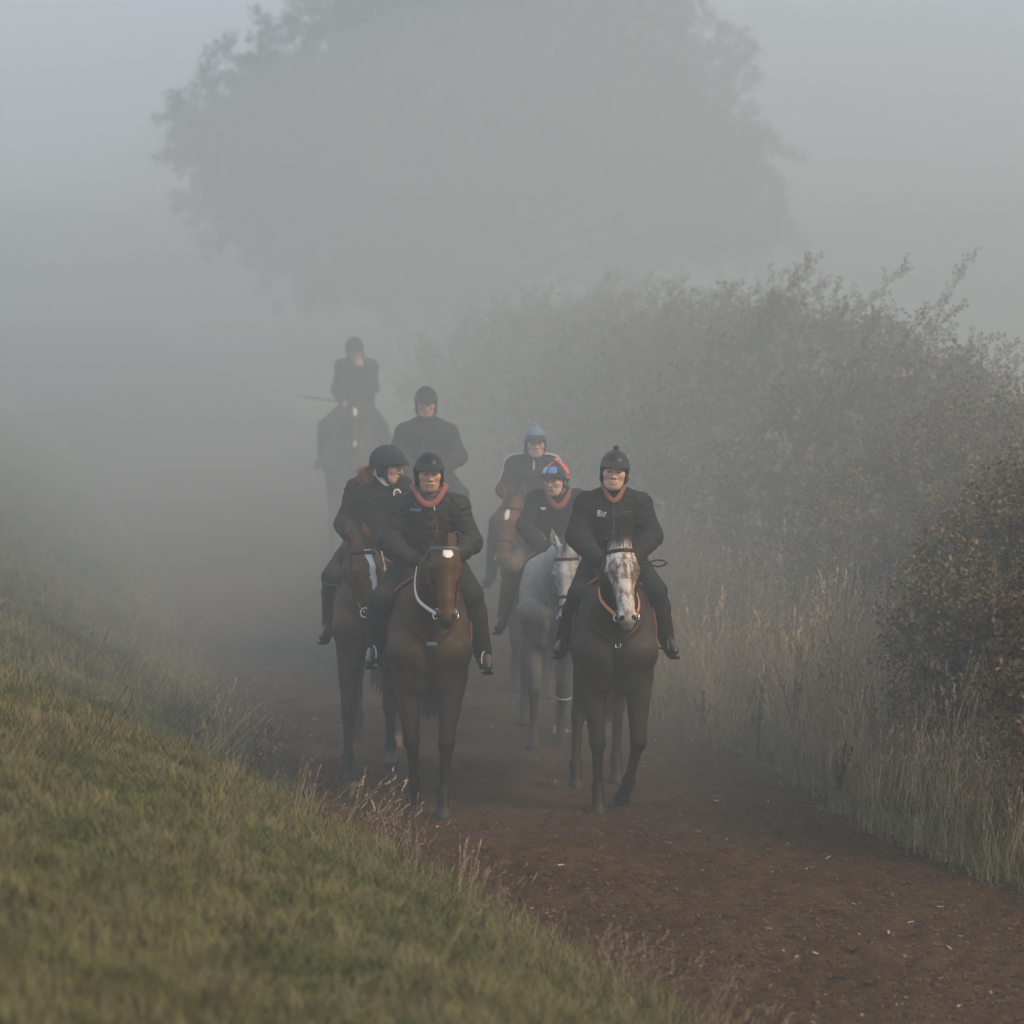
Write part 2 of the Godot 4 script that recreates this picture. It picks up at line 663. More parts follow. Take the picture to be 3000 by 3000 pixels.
func coat(h: Dictionary) -> Callable:
	var inv := head_basis(h).inverse()
	var o: Vector3 = h.poll
	var w: float = h.get("wide", 1.0)
	var base: Color = h.coat
	var points: Color = h.points
	var kind: String = h.kind
	var seedv := Vector3(h.x * 3.1, h.d, 0)
	var socks: Array = h.get("socks", [])
	return func(p: Vector3, n: Vector3) -> Color:
		var a := nz.get_noise_3dv(p * 3.0 + seedv)
		var bnoise := nz.get_noise_3dv(p * 14.0 + seedv)
		var c := base * (1.0 + 0.28 * a + 0.16 * bnoise)
		if kind == "bay":
			c = c.lerp(h.get("warm", base) * (1.0 + 0.3 * bnoise), clampf(0.55 + a * 0.7, 0.0, 1.0) * clampf((p.z + 0.3) * 2.0, 0.0, 1.0) * clampf((p.y - 0.5) * 3.0, 0.0, 1.0) * 0.6)
		elif kind == "grey":
			c = c.lerp(Color(0.30, 0.29, 0.28), clampf((p.y - 1.05) * 2.0 + bnoise * 0.6, 0.0, 1.0) * 0.75)
		var low := clampf((0.66 + 0.1 * a - p.y) * 5.0, 0.0, 1.0)
		c = c.lerp(points * (1.0 + 0.3 * bnoise), low)
		if p.y < 0.45:   # splashes of the gallop
			c = c.lerp(Color(0.035, 0.022, 0.016), clampf(nz.get_noise_3dv(p * 26.0) * 1.6 - 0.1, 0.0, 0.7))
		for k in socks:
			if p.y < 0.22 and p.x * k[0] > 0.0 and (p.z < -0.6) == k[1]:
				c = c.lerp(Color(0.17, 0.12, 0.092), clampf((0.20 - p.y + 0.05 * a) * 14.0, 0.0, 0.9))
		var q := inv * (p - o)
		q.x /= w
		if q.y > 0.035 and q.y < 0.3 and p.z > 0.2 and kind != "grey":
			c *= 0.6
		if p.z > 0.25 and q.y > -0.7 and q.y < 0.3 and absf(q.x) < 0.2 and q.z > -0.24:
			var face := clampf((q.z + 0.10) * 9.0, 0.0, 1.0)
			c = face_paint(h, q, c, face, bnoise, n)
			if q.y < -0.50:
				c = c.lerp(h.muzzle, clampf((-0.50 - q.y) * 12.0, 0.0, 0.9))
			if Vector2(absf(q.x) - 0.040, q.y + 0.545).length() < 0.017 and q.z > 0.01:
				c = Color(0.012, 0.009, 0.009)
		return c


func face_paint(h: Dictionary, q: Vector3, c: Color, face: float, bn: float, n: Vector3) -> Color:
	var white := Color(0.62, 0.60, 0.57)
	match h.mark:
		"mottled":   # the steel grey with the white, brown-flecked face
			var m := nz.get_noise_3dv(q * Vector3(26, 9, 26) + Vector3(3, 1, 0)) + 0.5 * nz.get_noise_3dv(q * 52.0)
			var pale := Color(0.46, 0.43, 0.405).lerp(Color(0.115, 0.072, 0.05), clampf(m * 1.5 + 0.30 + 0.5 * smoothstep(0.03, 0.10, q.x) + (0.35 if q.y < -0.12 and q.y > -0.28 else 0.0), 0.0, 1.0))
			pale = pale.lerp(Color(0.10, 0.09, 0.085), clampf((-q.x - 0.045) * 22.0, 0.0, 0.75) * clampf((-q.y - 0.22) * 9.0, 0.0, 1.0))
			return c.lerp(pale, clampf((q.z + 0.055) * 22.0, 0.0, 1.0) * clampf((0.02 - q.y) * 14.0, 0.0, 1.0))
		"grey":
			var m := nz.get_noise_3dv(q * 20.0)
			var pale := Color(0.34, 0.335, 0.33).lerp(Color(0.16, 0.155, 0.15), clampf(m * 1.6 + 0.35 - absf(q.x) * -5.0, 0.0, 1.0))
			pale = pale.lerp(Color(0.50, 0.49, 0.48), clampf(1.0 - absf(q.x) * 22.0, 0.0, 1.0) * 0.7)
			pale = pale.lerp(Color(0.46, 0.45, 0.44), clampf((-0.40 - q.y) * 12.0, 0.0, 1.0))
			return c.lerp(pale, clampf((q.z + 0.16) * 10.0, 0.0, 1.0))
		"star":
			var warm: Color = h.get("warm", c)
			c = c.lerp(warm * (1.0 + 0.35 * bn), face * (0.35 + 0.5 * clampf(q.x * 12.0, 0.0, 1.0) * clampf((-q.y - 0.15) * 6.0, 0.0, 1.0)))  # right cheek tinted warmer: the light from that side put into the coat
			var e := Vector2((q.x - 0.014) / 0.034, (q.y + 0.105) / 0.038).length() + 0.35 * nz.get_noise_3dv(q * 55.0)
			if q.z > 0.0 and e < 1.0:
				c = white
		"blaze":
			c = c.lerp(h.get("warm", c) * (1.0 + 0.3 * bn), face * 0.8)
			var wide := lerpf(0.030, 0.020, clampf(-q.y * 2.0, 0.0, 1.0)) * (1.0 + 0.35 * nz.get_noise_1d(q.y * 22.0))
			if q.z > -0.02 and absf(q.x + 0.004 + 0.01 * nz.get_noise_1d(q.y * 9.0)) < wide and q.y < -0.05 and q.y > -0.44:
				c = white
		"small_star":
			c = c.lerp(h.get("warm", c) * (1.0 + 0.3 * bn), face * 0.7)
			if q.z > -0.02 and Vector2(q.x / 0.022, (q.y + 0.14) / 0.055).length() + 0.3 * nz.get_noise_3dv(q * 60.0) < 1.0:
				c = white
			if h.get("snip", false) and q.z > -0.02 and Vector2(q.x / 0.02, (q.y + 0.50) / 0.035).length() < 1.0:
				c = white * 0.8
	return c


func horse(h: Dictionary) -> Node3D:
	var at := Transform3D(Basis(Vector3.UP, deg_to_rad(h.yaw)).scaled(Vector3.ONE * h.size), Vector3(h.x, -0.012, -h.d))
	var o := thing("horse", h.label, "horse", at, "racehorses walking down the gallop")
	var body := body_field(h)
	var head := head_field(h)
	h.body_field = body
	h.head_field = head
	var paint := coat(h)
	var fine: float = h.get("fine", 1.0)
	later("body", [[body, 0.0158 * fine, paint], [head, 0.0080 * fine, paint]], M.coat, o)
	var b := head_basis(h)
	var w: float = h.get("wide", 1.0)
	for sd in [-1.0, 1.0]:
		var ef := Field.new()
		ef.ball(h.poll + b * Vector3(0.094 * sd * w, -0.205, 0.006), 0.0195)
		later("eye", [[ef, 0.008, flat(Color(0.008, 0.006, 0.005))]], M.eye, o)
	for n in 4:
		var j := leg_joints(h, n)
		var dir: Vector3 = (j[3] - j[2]).normalized()
		var t := Tris.new()
		var low: Vector3 = j[3] + dir * 0.052
		if h.legs[n].get("plant", true):
			low.y = 0.004
		tube(t, [j[3] - dir * 0.012, j[3] + dir * 0.01, low - dir * 0.008, low], [0.046, 0.052, 0.064, 0.062], 14, h.get("hoof", Color(0.013, 0.010, 0.009)))
		var ho := obj("hoof", t.mesh(), M.painted_rough, o)
		if n == h.get("pale_hoof", -1):
			ho.material_override = mat(lin(0.42, 0.30, 0.22), 0.7)
			tag(ho, "pale brown hoof sole turned up behind", "")
	hair(h, o)
	bridle(h, o)
	saddle(h, o)
	return o


func hair(h: Dictionary, o: Node3D) -> void:
	var r := RandomNumberGenerator.new()
	r.seed = int(h.d * 31.0)
	var col: Color = h.hair
	var low := Vector3(0, 1.36, 0.08)
	var poll: Vector3 = h.poll
	var b := head_basis(h)
	var t := Tris.new()
	var side: float = h.get("mane", 1.0)
	for i in 150:
		var u := r.randf()
		var top := Vector3(0, 1.60, -0.22).lerp(low.lerp(poll, 0.5) + Vector3(0, 0.22, -0.08), minf(u * 2.0, 1.0))
		if u > 0.5:
			top = (low.lerp(poll, 0.5) + Vector3(0, 0.20, -0.08)).lerp(poll + b * Vector3(0, 0.035, -0.07), (u - 0.5) * 2.0)
		top.x += r.randf_range(-0.012, 0.012)
		lock(t, r, top, Vector3(side * r.randf_range(0.05, 0.11), -r.randf_range(0.08, 0.16), r.randf_range(-0.03, 0.03)), 0.016, col)
	for i in 26:   # the forelock
		lock(t, r, poll + b * Vector3(r.randf_range(-0.02, 0.02), 0.06, 0.0), b * Vector3(r.randf_range(-0.03, 0.03), -r.randf_range(0.07, 0.14), 0.075), 0.012, col)
	var m := obj("mane", t.mesh(), M.hair, o)
	var tt := Tris.new()
	for i in 260:
		var from := Vector3(r.randf_range(-0.03, 0.03), 1.36, -1.45)
		var fall := Vector3(r.randf_range(-0.05, 0.05) + h.get("swish", 0.0), -r.randf_range(0.75, 1.0), r.randf_range(-0.16, 0.02))
		lock(tt, r, from, fall, 0.018, col, 0.10)
	obj("tail", tt.mesh(), M.hair, o)


func lock(t: Tris, r: RandomNumberGenerator, from: Vector3, fall: Vector3, width: float, col: Color, back := 0.0) -> void:
	var c := col * r.randf_range(0.7, 1.5)
	var base := t.v.size()
	var turn := r.randf() * PI
	var w := Vector3(cos(turn), 0, sin(turn)) * width * 0.5
	for i in 5:
		var u := i / 4.0
		var p := from + fall * u + Vector3(0, 0.04 * sin(u * PI), -back * sin(u * PI * 0.6))
		var k := 1.0 - 0.75 * u
		var n := w.cross(Vector3.UP).normalized() + Vector3(0, 0.2, 0)
		t.vert(p - w * k, n.normalized(), c)
		t.vert(p + w * k, n.normalized(), c)
		if i:
			var a := base + i * 2
			t.tri(a - 2, a - 1, a)
			t.tri(a - 1, a + 1, a)


# a strap laid on the head: head-local points from which rays run in to the skin
func on_head(h: Dictionary, from: Array, aim: Array, width: float, col: Color, called: String, o: Node, m: Material, closed := false) -> Array:
	var f: Field = h.head_field
	var b := head_basis(h)
	var pts := []
	var out := []
	for i in from.size():
		var a: Vector3 = h.poll + b * from[i]
		var e: Vector3 = h.poll + b * aim[i]
		var p := f.hit(a, (e - a).normalized(), 0.003)
		pts.append(p)
		out.append((a - e).normalized())
	var t := Tris.new()
	strap(t, pts, out, width, 0.006, col, closed)
	obj(called, t.mesh(), m, o)
	return pts


func loop(y0: float, y1: float, zc: float, from: float, to: float, n: int) -> Array:   # rays round the head at a height that drops from y0 in front to y1 behind
	var a := []
	var e := []
	for i in n:
		var an := deg_to_rad(lerpf(from, to, float(i) / (n - 1)))
		var y := lerpf(y0, y1, (1.0 - cos(an)) * 0.5)
		a.append(Vector3(sin(an) * 0.3, y, zc + cos(an) * 0.3))
		e.append(Vector3(0, y, zc))
	return [a, e]


func bridle(h: Dictionary, horse_node: Node3D) -> void:
	var o := Node3D.new()
	o.name = "bridle"
	horse_node.add_child(o)
	var col: Color = h.get("leather", Color(0.02, 0.015, 0.012))
	var lp := loop(-0.075, -0.04, -0.04, -98, 98, 17)
	on_head(h, lp[0], lp[1], 0.027, h.get("brow", col), "browband", o, M.painted_leather)
	lp = loop(-0.375, -0.40, -0.03, -172, 172, 26)
	if h.get("noseband", true):
		on_head(h, lp[0], lp[1], 0.026, h.get("nose", col), "noseband", o, M.painted_leather)
	for s in [-1.0, 1.0]:
		var a := []
		var e := []
		for i in 9:
			var u := i / 8.0
			a.append(Vector3(0.3 * s, lerpf(-0.045, -0.485, u), lerpf(-0.055, -0.015, u)))
			e.append(Vector3(0, lerpf(-0.045, -0.485, u), lerpf(-0.055, -0.015, u)))
		on_head(h, a, e, 0.018, col, "cheek_strap", o, M.painted_leather)
	var over_a := []
	var over_e := []
	for i in 9:
		var an := deg_to_rad(lerpf(-95, 95, i / 8.0))
		over_a.append(Vector3(sin(an) * 0.3, -0.045 + cos(an) * 0.3, -0.075))
		over_e.append(Vector3(0, -0.045, -0.075))
	on_head(h, over_a, over_e, 0.028, col, "headpiece", o, M.painted_leather)
	var b := head_basis(h)
	var rings := []
	for s in [-1.0, 1.0]:
		var t := Tris.new()
		var c: Vector3 = h.poll + b * Vector3(0.066 * s, -0.505, -0.02)
		ring(t, c, (b.x * s + b.z * 0.55).normalized(), 0.034, 0.0045)
		obj("bit_ring", t.mesh(), M.metal, o)
		rings.append(c)
	h.rings = rings
	if h.get("cavesson", false):   # a second, dropped strap round the nose
		lp = loop(-0.45, -0.52, -0.02, -150, 150, 21)
		on_head(h, lp[0], lp[1], 0.018, col, "flash_strap", o, M.painted_leather)


func reins(h: Dictionary, o: Node3D, hands: Array) -> void:
	var br := o.get_node("bridle")
	for i in 2:
		var s := -1.0 if i == 0 else 1.0
		var from: Vector3 = h.rings[i]
		var to: Vector3 = hands[i]
		var sag: Vector3 = h.get("sag", [Vector3(-0.05, -0.05, 0), Vector3(0.05, -0.05, 0)])[i]
		var pts := curve_points([from, from.lerp(to, 0.33) + sag, from.lerp(to, 0.66) + sag * 0.8, to], 18)
		var out := []
		for p in pts:
			out.append(Vector3(s, 0.25, 0.35).normalized())
		var t := Tris.new()
		strap(t, pts, out, h.get("rein_wide", 0.02), 0.005, h.get("rein", Color(0.03, 0.025, 0.02)))
		obj("rein", t.mesh(), M.painted_leather, br)


func on_body(h: Dictionary, from: Array, aim: Array, off: float) -> Array:
	var pts := []
	var f: Field = h.body_field
	for i in from.size():
		pts.append(f.hit(from[i], (aim[i] - from[i]).normalized(), off))
	return pts


func saddle(h: Dictionary, horse_node: Node3D) -> void:
	var o := Node3D.new()
	o.name = "saddle"
	horse_node.add_child(o)
	var f: Field = h.body_field
	# the saddle cloth hangs over the back and both flanks
	var t := Tris.new()
	var nu := 10
	var nv := 22
	var rim := []
	for i in nu + 1:
		for j in nv + 1:
			var z := lerpf(-0.20, -0.98, float(i) / nu)
			var an := deg_to_rad(lerpf(-112, 112, float(j) / nv))
			var out := Vector3(sin(an), cos(an), 0)
			var c := Vector3(0, 1.24, z)
			var p := f.hit(c + out * 0.8, -out, 0.014)
			if i == 0:
				p += out * 0.012 + Vector3(0, 0, 0.01)
			t.vert(p, (out + Vector3(0, 0, 0.15)).normalized(), h.cloth * (1.0 + 0.25 * nz.get_noise_3dv(p * 30.0)))
			if i == 0:
				rim.append(p)
	for i in nu:
		for j in nv:
			var a := i * (nv + 1) + j
			t.tri(a, a + 1, a + nv + 1)
			t.tri(a + 1, a + nv + 2, a + nv + 1)
	var cl := obj("saddle_cloth", t.mesh(), M.cloth, o)
	var t2 := Tris.new()
	var rr := []
	for p in rim:
		rr.append(0.010)
	tube(t2, rim, rr, 6, h.get("binding", h.cloth))
	obj("binding", t2.mesh(), M.cloth, o)
	# the saddle: pommel, seat, cantle and a flap down each side
	var sf := Field.new()
	sf.bone(Vector3(0, 1.625, -0.36), Vector3(0, 1.60, -0.55), 0.055, 0.06, 0.04, X, -0.3)
	sf.bone(Vector3(0, 1.60, -0.55), Vector3(0, 1.63, -0.80), 0.06, 0.05, 0.04, X, -0.45)
	for s in [-1.0, 1.0]:
		sf.bone(Vector3(0.08 * s, 1.59, -0.40), Vector3(0.265 * s, 1.36, -0.36), 0.045, 0.03, 0.03)
		sf.bone(Vector3(0.265 * s, 1.36, -0.36), Vector3(0.295 * s, 1.20, -0.36), 0.03, 0.022, 0.03)
		sf.bone(Vector3(0.10 * s, 1.59, -0.58), Vector3(0.28 * s, 1.32, -0.50), 0.045, 0.025, 0.03)
	later("saddle_seat", [[sf, 0.02, flat(Color(0.018, 0.014, 0.012))]], M.painted_leather, o)
	# the girth
	var from := []
	var aim := []
	for i in 15:
		var an := deg_to_rad(lerpf(85, 275, i / 14.0))
		from.append(Vector3(sin(an) * 0.8, 1.22 + cos(an) * 0.8, -0.22))
		aim.append(Vector3(0, 1.22, -0.22))
	var gp := on_body(h, from, aim, 0.006)
	var outs := []
	for i in gp.size():
		outs.append((from[i] - aim[i]).normalized())
	var t3 := Tris.new()
	strap(t3, gp, outs, 0.09, 0.01, Color(0.05, 0.045, 0.04))
	obj("girth", t3.mesh(), M.cloth, o)
	# neck strap and martingale on the chest
	if h.get("chest_strap", false):
		from = []
		aim = []
		outs = []
		for i in 13:
			var u := i / 12.0
			from.append(Vector3(0.0, lerpf(1.30, 0.93, u), 0.9))
			aim.append(Vector3(0.0, lerpf(1.30, 0.93, u), -0.2))
			outs.append(Vector3(0, 0, 1))
		var mp := on_body(h, from, aim, 0.004)
		var t4 := Tris.new()
		strap(t4, mp, outs, 0.026, 0.006, h.get("leather", Color(0.02, 0.015, 0.012)))
		obj("martingale", t4.mesh(), M.painted_leather, o)
		for s in [-1.0, 1.0]:
			from = []
			aim = []
			outs = []
			for i in 13:
				var u := i / 12.0
				var a := Vector3(0.33 * s * sin(u * 1.5), lerpf(1.19, 1.56, u), lerpf(0.9, -0.1, u))
				from.append(a + Vector3(0.35 * s * u, 0.1 * u, 0))
				aim.append(Vector3(0, lerpf(1.19, 1.45, u), lerpf(-0.2, -0.22, u)))
				outs.append(Vector3(s * u, 0.2, 1.0 - u).normalized())
			var np := on_body(h, from, aim, 0.004)
			var t5 := Tris.new()
			strap(t5, np, outs, 0.022, 0.006, h.get("neck_strap", Color(0.028, 0.018, 0.014)))
			obj("neck_strap", t5.mesh(), M.painted_leather, o)
		var t6 := Tris.new()
		var rc := f.hit(Vector3(0.012, 1.19, 0.9), Vector3(0, 0, -1), 0.012)
		ring(t6, rc, Vector3(0, 0.3, 1).normalized(), 0.017, 0.003)
		obj("martingale_ring", t6.mesh(), M.metal, o)
		if h.has("badge"):
			var bf := Field.new()
			bf.bone(rc + Vector3(-0.022, 0.0, 0.006), rc + Vector3(0.022, 0.0, 0.006), 0.016, 0.016, 0.01)
			later("strap_pad", [[bf, 0.006, flat(h.badge)]], M.cloth, o)

# ---------------------------------------------------------------- riders: joints in the axes of the horse they sit on
func add_hand(f: Field, wrist: Vector3, fwd: Vector3, across: Vector3, palm: Vector3, grow: float) -> void:   # five bent fingers that close on the rein
	fwd = fwd.normalized()
	across = across.normalized()
	palm = palm.normalized()
	f.bone(wrist, wrist + fwd * 0.045, 0.027 + grow, 0.030 + grow, 0.02, palm, 0.25)
	for i in 4:
		var base := wrist + fwd * (0.084 - 0.004 * absf(i - 1.0)) + across * ((i - 1.5) * 0.0195)
		var l: float = [0.95, 1.05, 1.0, 0.82][i]
		f.bone(wrist + fwd * 0.03 + across * ((i - 1.5) * 0.012), base, 0.015 + grow, 0.0125 + grow, 0.012)
		var mid := base + (fwd * 0.45 + palm * 0.9).normalized() * 0.038 * l
		var tip := mid + (fwd * -0.75 + palm * 0.55).normalized() * 0.026 * l
		f.bone(base, mid, 0.0105 + grow, 0.0095 + grow, 0.005)
		f.bone(mid, tip, 0.0095 + grow, 0.0080 + grow, 0.004)
	var tb := wrist + fwd * 0.028 - across * 0.03
	var tm := tb + (fwd * 0.8 - across * 0.35 + palm * 0.45).normalized() * 0.036
	f.bone(tb, tm, 0.014 + grow, 0.0115 + grow, 0.012)
	f.bone(tm, tm + (fwd * 0.7 + palm * 0.7 + across * 0.25).normalized() * 0.028, 0.0115 + grow, 0.0085 + grow, 0.005)


func turned(r: Dictionary) -> Basis:
	return Basis.from_euler(Vector3(deg_to_rad(r.get("hpitch", 0.0)), deg_to_rad(r.get("hyaw", 0.0)), deg_to_rad(r.get("hroll", 0.0))), EULER_ORDER_YXZ)


func face_field(r: Dictionary) -> Field:
	var f := Field.new()
	var b := turned(r)
	var o: Vector3 = r.head
	var at := func(x: float, y: float, z: float) -> Vector3: return o + b * Vector3(x, y, z)
	var bx := b.x
	var thin: float = r.get("thin", 1.0)
	f.bone(at.call(0, 0.035, -0.030), at.call(0, 0.030, 0.012), 0.092, 0.086, 0.03, bx, 0.13)
	f.bone(at.call(0, -0.03, 0.028), at.call(0, -0.062, 0.036), 0.066 * thin, 0.057 * thin, 0.03)
	f.bone(at.call(0, -0.075, 0.048), at.call(0, -0.103, 0.062), 0.036, 0.023, 0.03, bx, -0.2)
	for s in [-1.0, 1.0]:
		f.bone(at.call(0.053 * s * thin, -0.045, -0.01), at.call(0.028 * s, -0.097, 0.048), 0.030, 0.022, 0.03)   # jaw
		f.ball(at.call(0.044 * s * thin, -0.020, 0.058), 0.026, 0.03)                                           # cheekbone
		f.bone(at.call(0.012 * s, 0.026, 0.092), at.call(0.050 * s, 0.024, 0.074), 0.010, 0.009, 0.02)          # brow
		f.ball(at.call(0.031 * s, 0.002, 0.099), 0.0145, 0.016, Vector3.ZERO, 0.0, true)                          # eye socket
		f.ball(at.call(0.0145 * s, -0.036, 0.096), 0.0085, 0.008)                                                # nostril wing
	f.bone(at.call(0, 0.012, 0.094), at.call(0, -0.030, 0.115), 0.0085, 0.0115, 0.012)
	for s in [-1.0, 1.0]:
		f.ball(at.call(0.031 * s, 0.003, 0.079), 0.0135, 0.004)
		f.bone(at.call(0.016 * s, 0.0125, 0.094), at.call(0.044 * s, 0.010, 0.084), 0.0052, 0.0048, 0.006)       # upper lid
		f.bone(at.call(0.080 * s, 0.012, -0.008), at.call(0.077 * s, -0.030, -0.004), 0.015, 0.010, 0.012, bx, 0.9)
	f.bone(at.call(-0.021, -0.0645, 0.088), at.call(0.021, -0.0645, 0.088), 0.0068, 0.0068, 0.008)
	f.bone(at.call(-0.017, -0.077, 0.087), at.call(0.017, -0.077, 0.087), 0.0078, 0.0078, 0.008)
	f.bone(at.call(-0.022, -0.0705, 0.0985), at.call(0.022, -0.0705, 0.0985), 0.0030, 0.0030, 0.003, Vector3.ZERO, 0.0, true)
	f.bone(at.call(0, -0.03, -0.02), r.neck + Vector3(0, -0.01, 0), 0.058, 0.062, 0.04)
	return f


func face_look(r: Dictionary) -> Callable:
	var inv := turned(r).inverse()
	var o: Vector3 = r.head
	var skin: Color = r.get("skin", Color(0.42, 0.235, 0.17))
	var stubble: float = r.get("stubble", 0.0)
	var smile: bool = r.get("smile", false)
	return func(p: Vector3, _n: Vector3) -> Color:
		var q := inv * (p - o)
		var a := nz.get_noise_3dv(p * 40.0)
		var c := skin * (1.0 + 0.10 * a)
		if q.z < 0.02:
			return c
		c = c.lerp(Color(skin.r, skin.g * 0.78, skin.b * 0.74), clampf(1.0 - Vector2(absf(q.x) - 0.045, q.y + 0.03).length() / 0.035, 0.0, 1.0) * 0.8)
		c = c.lerp(Color(0.20, 0.115, 0.075), clampf((-q.y - 0.045) * 30.0, 0.0, 1.0) * stubble * (0.75 + 0.5 * a))
		var ax := absf(q.x)
		var brow := absf(q.y - 0.028 - 0.004 * (ax - 0.03) / 0.02)
		if brow < 0.0062 and ax > 0.012 and ax < 0.052:
			c = c.lerp(Color(0.10, 0.065, 0.04), 0.55)
		if absf(q.y - 0.003) < 0.0052 and ax > 0.018 and ax < 0.044:
			c = Color(0.055, 0.038, 0.03) if absf(ax - 0.031) < 0.0075 else c.lerp(Color(0.22, 0.14, 0.11), 0.6)
		if absf(q.x) < 0.027 and absf(q.y + 0.0705) < 0.0035 - 0.00002 / 0.027 * ax:
			c = Color(0.10, 0.04, 0.035)
			if smile and ax < 0.020 and q.y > -0.0725:
				c = Color(0.55, 0.50, 0.44)
		elif ax < 0.026 - maxf(absf(q.y + 0.071) - 0.006, 0.0) * 2.0 and absf(q.y + 0.071) < 0.0135:
			c = c.lerp(Color(0.32, 0.14, 0.115), 0.5)
		if ax < 0.019 and ax > 0.006 and absf(q.y + 0.0435) < 0.004:
			c = c.lerp(Color(0.14, 0.065, 0.05), 0.7)
		return c


func torso(f: Field, r: Dictionary, g: float) -> void:
	var pel: Vector3 = r.seat
	var ch: Vector3 = r.chest
	var nk: Vector3 = r.neck
	var bulk: float = r.get("bulk", 1.0)
	f.bone(pel + Vector3(0, 0.03, 0), pel.lerp(ch, 0.55), (0.125 + g) * bulk, (0.128 + g) * bulk, 0.06, X, -0.22)
	f.bone(pel.lerp(ch, 0.5), ch, (0.126 + g) * bulk, (0.132 + g) * bulk, 0.06, X, -0.24)
	for i in 2:
		var sh: Vector3 = r.shoulders[i]
		f.bone(ch.lerp(nk, 0.15) + (sh - nk) * 0.25, sh, 0.100 + g, 0.074 + g, 0.07)
		f.bone(nk + Vector3(0, -0.025, -0.015), sh + Vector3(0, 0.005, 0), 0.055 + g, 0.058 + g, 0.05)


func arm(f: Field, r: Dictionary, i: int, g: float, from_body: bool) -> void:
	var sh: Vector3 = r.shoulders[i]
	var el: Vector3 = r.elbows[i]
	var wr: Vector3 = r.wrists[i]
	var loose := g * (0.9 if from_body else 1.0)
	f.bone(sh, el, 0.054 + g, 0.043 + g, 0.035)
	f.bone(el, el.lerp(wr, 0.35), 0.043 + g, 0.042 + g, 0.03)
	f.bone(el.lerp(wr, 0.35), wr, 0.042 + loose, 0.028 + loose * 0.75, 0.02)


func leg(f: Field, r: Dictionary, i: int, g: float) -> void:
	var s := -1.0 if i == 0 else 1.0
	var hip: Vector3 = r.seat + Vector3(0.095 * s, -0.02, 0.02)
	var kn: Vector3 = r.knees[i]
	var an: Vector3 = r.ankles[i]
	f.bone(hip, kn, 0.088 + g, 0.060 + g, 0.04)
	f.bone(kn, kn.lerp(an, 0.35) + (hip - kn).normalized() * 0.012, 0.057 + g, 0.058 + g, 0.03)
	f.bone(kn.lerp(an, 0.35), an, 0.056 + g, 0.036 + g, 0.03)


func rider(r: Dictionary, h: Dictionary, horse_node: Node3D) -> Node3D:
	var seat: Vector3 = r.seat + Vector3(0, -0.1, 0)
	var o := thing("person", r.label, "person", horse_node.transform * Transform3D(Basis(), seat), "riders of the string")
	var fine: float = r.get("fine", 1.0)
	var b := turned(r)
	# the body under the clothes, with head and bare hands
	var bf := Field.new()
	torso(bf, r, -0.012)
	for i in 2:
		arm(bf, r, i, -0.006, true)
		leg(bf, r, i, -0.012)
		var s := -1.0 if i == 0 else 1.0
		bf.bone(r.ankles[i], r.toes[i], 0.03, 0.02, 0.02)
	bf.bone(r.neck, r.head + Vector3(0, -0.04, -0.02), 0.055, 0.052, 0.03)
	var skin := flat(r.get("skin", Color(0.42, 0.235, 0.17)))
	var body := [[bf, 0.022, skin]]
	var ff := face_field(r)
	body.append([ff, 0.0042 * fine, face_look(r)])
	for i in 2:
		var hf := Field.new()
		var hand: Array = r.hands[i]
		var gloved: bool = r.gloves[i] != null
		add_hand(hf, r.wrists[i], hand[0], hand[1], hand[2], -0.003 if gloved else 0.0)
		body.append([hf, 0.0065 if not gloved else 0.010, skin])
	later("body", body, M.skin, o, seat)
	# jacket with sleeves
	var jf := Field.new()
	torso(jf, r, 0.016)
	var pel: Vector3 = r.seat
	jf.bone(pel + Vector3(0, -0.02, 0.0), pel + Vector3(0, 0.05, 0), 0.145, 0.14, 0.04, X, -0.25)
	for i in 2:
		arm(jf, r, i, 0.024 * r.get("puff", 1.0), false)
	jf.noise = fold
	jf.amp = 0.0075 * r.get("crease", 1.0)
	jf.stretch = Vector3(8.0, 11.5, 8.0)
	r.jacket_field = jf
	var jc: Color = r.jacket
	later("jacket", [[jf, 0.0135 * fine, r.get("jacket_paint", flat(jc))]], M[r.get("jacket_material", "jacket")], o, seat)
	# breeches
	var pf := Field.new()
	pf.bone(pel + Vector3(-0.07, -0.02, 0), pel + Vector3(0.07, -0.02, 0), 0.125, 0.125, 0.05)
	for i in 2:
		leg(pf, r, i, 0.010 + r.get("leg_puff", 0.008))
	pf.noise = fold
	pf.amp = 0.005
	pf.stretch = Vector3(8, 6, 8)
	later("breeches", [[pf, 0.0145 * fine, flat(r.get("trousers", Color(0.022, 0.022, 0.023)))]], M.jacket, o, seat)
	for i in 2:
		boot(r, i, o, seat, fine)
		if r.gloves[i] != null:
			var gf := Field.new()
			var hand: Array = r.hands[i]
			add_hand(gf, r.wrists[i], hand[0], hand[1], hand[2], 0.002)
			gf.bone(r.wrists[i].lerp(r.elbows[i], 0.12), r.wrists[i], 0.036, 0.033, 0.015)
			later("glove", [[gf, 0.0065 * fine, flat(r.gloves[i])]], M.jacket, o, seat)
		if r.get("cuffs", [null, null])[i] != null:
			var w: Vector3 = r.wrists[i]
			var dir: Vector3 = (r.elbows[i] - w).normalized()
			var t := Tris.new()
			tube(t, [w + dir * 0.000 - seat, w + dir * 0.012 - seat, w + dir * 0.05 - seat, w + dir * 0.065 - seat], [0.040, 0.046, 0.049, 0.044], 14, r.cuffs[i])
			obj("cuff", t.mesh(), M.jacket, o)
	helmet(r, o, seat, b, fine)
	collar(r, o, seat)
	return o


